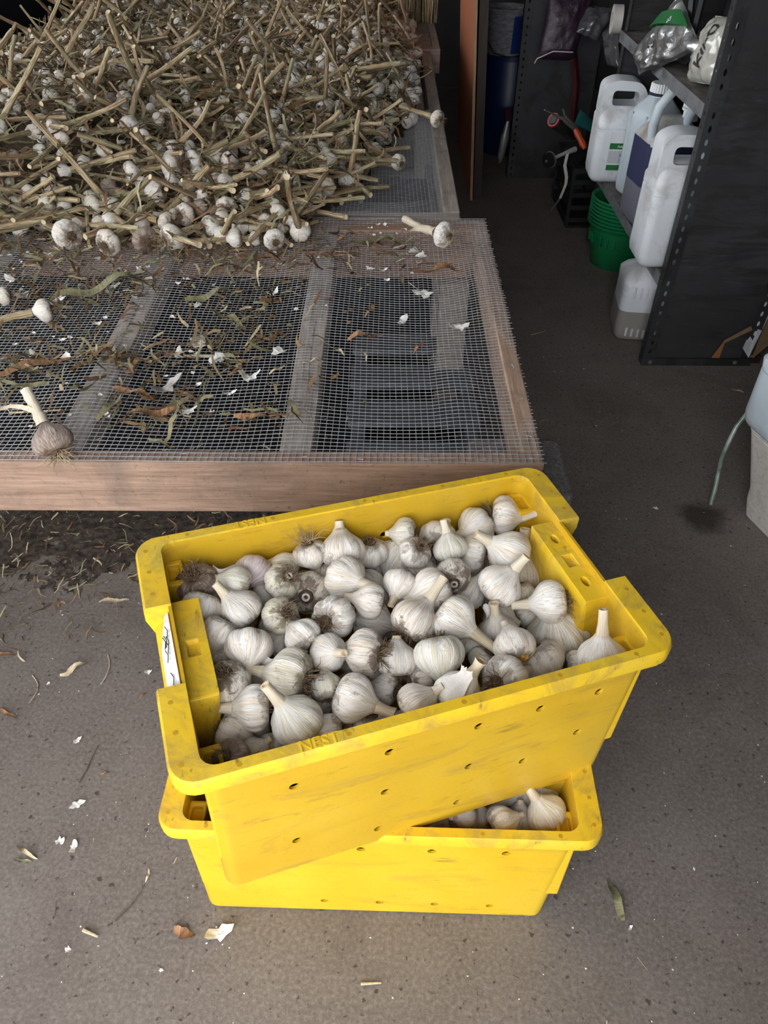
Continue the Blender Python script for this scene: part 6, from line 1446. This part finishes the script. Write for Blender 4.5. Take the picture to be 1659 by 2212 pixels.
def leaning(name, x0, x1, y0, y1, zt, lean, parts, label):
    t = thing(name, (x0, y0, 0), label, 'board'); 
    for nm, m_, a, b in parts:
        mb = MB(); w = x1 - x0
        V = [(a * w, 0, 0), (b * w, 0, 0), (b * w, y1 - y0, 0), (a * w, y1 - y0, 0)]; V += [(x + lean * zt, y, zt) for x, y, _ in V]
        mb.add(V, [(0, 3, 2, 1), (4, 5, 6, 7), (0, 1, 5, 4), (1, 2, 6, 5), (2, 3, 7, 6), (3, 0, 4, 7)]); mb.build(nm, m_, t, smooth=False)
leaning('plywood_sheet', 0.452, 0.466, 4.15, 5.05, 1.35, -0.055, (('painted_face', 'orange_ply', 0, 0.12), ('core', 'tan_ply', 0.12, 1.0)), 'orange-faced plywood sheet on edge beside the racks')
leaning('dark_plank', 0.472, 0.515, 4.17, 5.0, 1.35, -0.050, (('plank', 'dark_brown_wood', 0, 1.0),), 'dark brown plank leaning behind the orange-faced plywood')
mb = MB(); rows = []
for i in range(13):
    y = 3.55 + i * 0.2; x = -2.02 + 0.03 * math.sin(i * 1.9); rows.append([(x, y, 0.0), (x + 0.02 * math.sin(i), y, 0.6), (x - 0.02, y, 1.2), (x - 0.028, y, 1.2), (x + 0.02 * math.sin(i) - 0.008, y, 0.6), (x - 0.008, y, 0.0)])
mb.loft(rows); tag(mb.build('tarpaulin', 'charcoal_tarp', None), 'dark blue-black tarpaulin hanging left of the garlic heap', 'tarpaulin')
# ------------------------------------------------------------------ cardboard behind the shelf end, foam box, jug and hose at the right
def card(pts, th, mat, label, name='cardboard_sheet'):
    A = [Vector(p) for p in pts]; n = (A[1] - A[0]).cross(A[2] - A[0]).normalized() * th
    V = A + [a + n for a in A]; k = len(A); mb = MB(); mb.add(V, [tuple(range(k))[::-1], tuple(range(k, 2 * k))] + [(i, (i + 1) % k, k + (i + 1) % k, k + i) for i in range(k)])
    return tag(mb.build(name, mat, None, smooth=False), label, 'cardboard')
yb = 2.50
card([aty(1617, 712, yb), aty(1640, 700, yb), aty(1700, 470, yb + .05), aty(1662, 520, yb + .05)], 0.006, 'cardboard', 'brown cardboard sheet standing behind the right edge of the scuffed shelf end')
card([aty(1604, 752, yb - .02), aty(1616, 772, yb - .02), aty(1690, 620, yb), aty(1668, 610, yb), aty(1628, 700, yb)], 0.004, 'white_bag', 'torn white paper sheet among the cardboard at the shelf end', 'paper_sheet')
card([aty(1618, 770, yb - .01), aty(1625, 772, yb - .01), aty(1720, 690, yb + .03), aty(1700, 600, yb + .03)], 0.008, 'cardboard', 'lower brown cardboard flap at the right picture edge')
card([aty(1612, 775, yb + .02), aty(1618, 800, yb + .02), aty(1632, 796, yb + .02), aty(1640, 762, yb + .02)], 0.02, 'dark_brown_wood', 'rotten wood end standing under the cardboard', 'wood_offcut')
card([aty(1537, 772, 2.470), aty(1553, 773, 2.470), aty(1566, 738, 2.470), aty(1564, 736, 2.470)], 0.003, 'cardboard_orange', 'orange-brown cardboard tab caught at the foot of the scuffed shelf end', 'cardboard_tab')
card([aty(1566, 740, 2.469), aty(1625, 712, 2.468), aty(1622, 704, 2.468), aty(1564, 735, 2.469)], 0.003, 'cardboard', 'narrow cardboard strip slanting from the tab to the torn paper', 'cardboard_strip')
# foam box
A = at(1605, 1108, 0.0); e1 = Vector((0.30, -0.954, 0)); e2 = Vector((0.954, 0.30, 0)); bc = A + e1 * 0.19 + e2 * 0.21; ba = math.atan2(e2.y, e2.x)
t = thing('foam_box', (bc.x, bc.y, 0), 'speckled white foam box on the floor at the right picture edge', 'box', rz=ba)
mb = MB(); mb.loft([rrect(0.42, 0.38, 0.02, 0.0), rrect(0.445, 0.405, 0.025, 0.06), rrect(0.45, 0.41, 0.025, 0.10), rrect(0.53, 0.49, 0.03, 0.285)]); mb.build('body', 'foam_white', t, bevel=0.004)
mb = MB(); mb.loft([rrect(0.535, 0.495, 0.03, 0.2855), rrect(0.535, 0.495, 0.03, 0.300)]); mb.build('lid', 'foam_white', t, bevel=0.004)
jb = jug((1.125, 1.665, 0.3015), 0.30, 0.30, 0.20, 0.235, 0.03, 'pale blue jug on the foam box, cut by the right picture edge', mat='bluish_jug', group=None, band=True, rad=0.05, handle=False, capz=0.262)
mb = MB(); pts = [atx(1632, 885, 1.06), atx(1612, 895, 1.02), atx(1590, 922, 1.0), atx(1574, 955, 0.985), atx(1560, 985, 0.975)]
pts += [aty(1552, 1020, 1.74), aty(1545, 1055, 1.71), at(1535, 1090, 0.008)]
mb.tube(pts, 0.0065, 10); tag(mb.build('clear_hose', 'clear_hose', None), 'clear greenish hose drooping from the pale blue jug to the floor', 'hose')
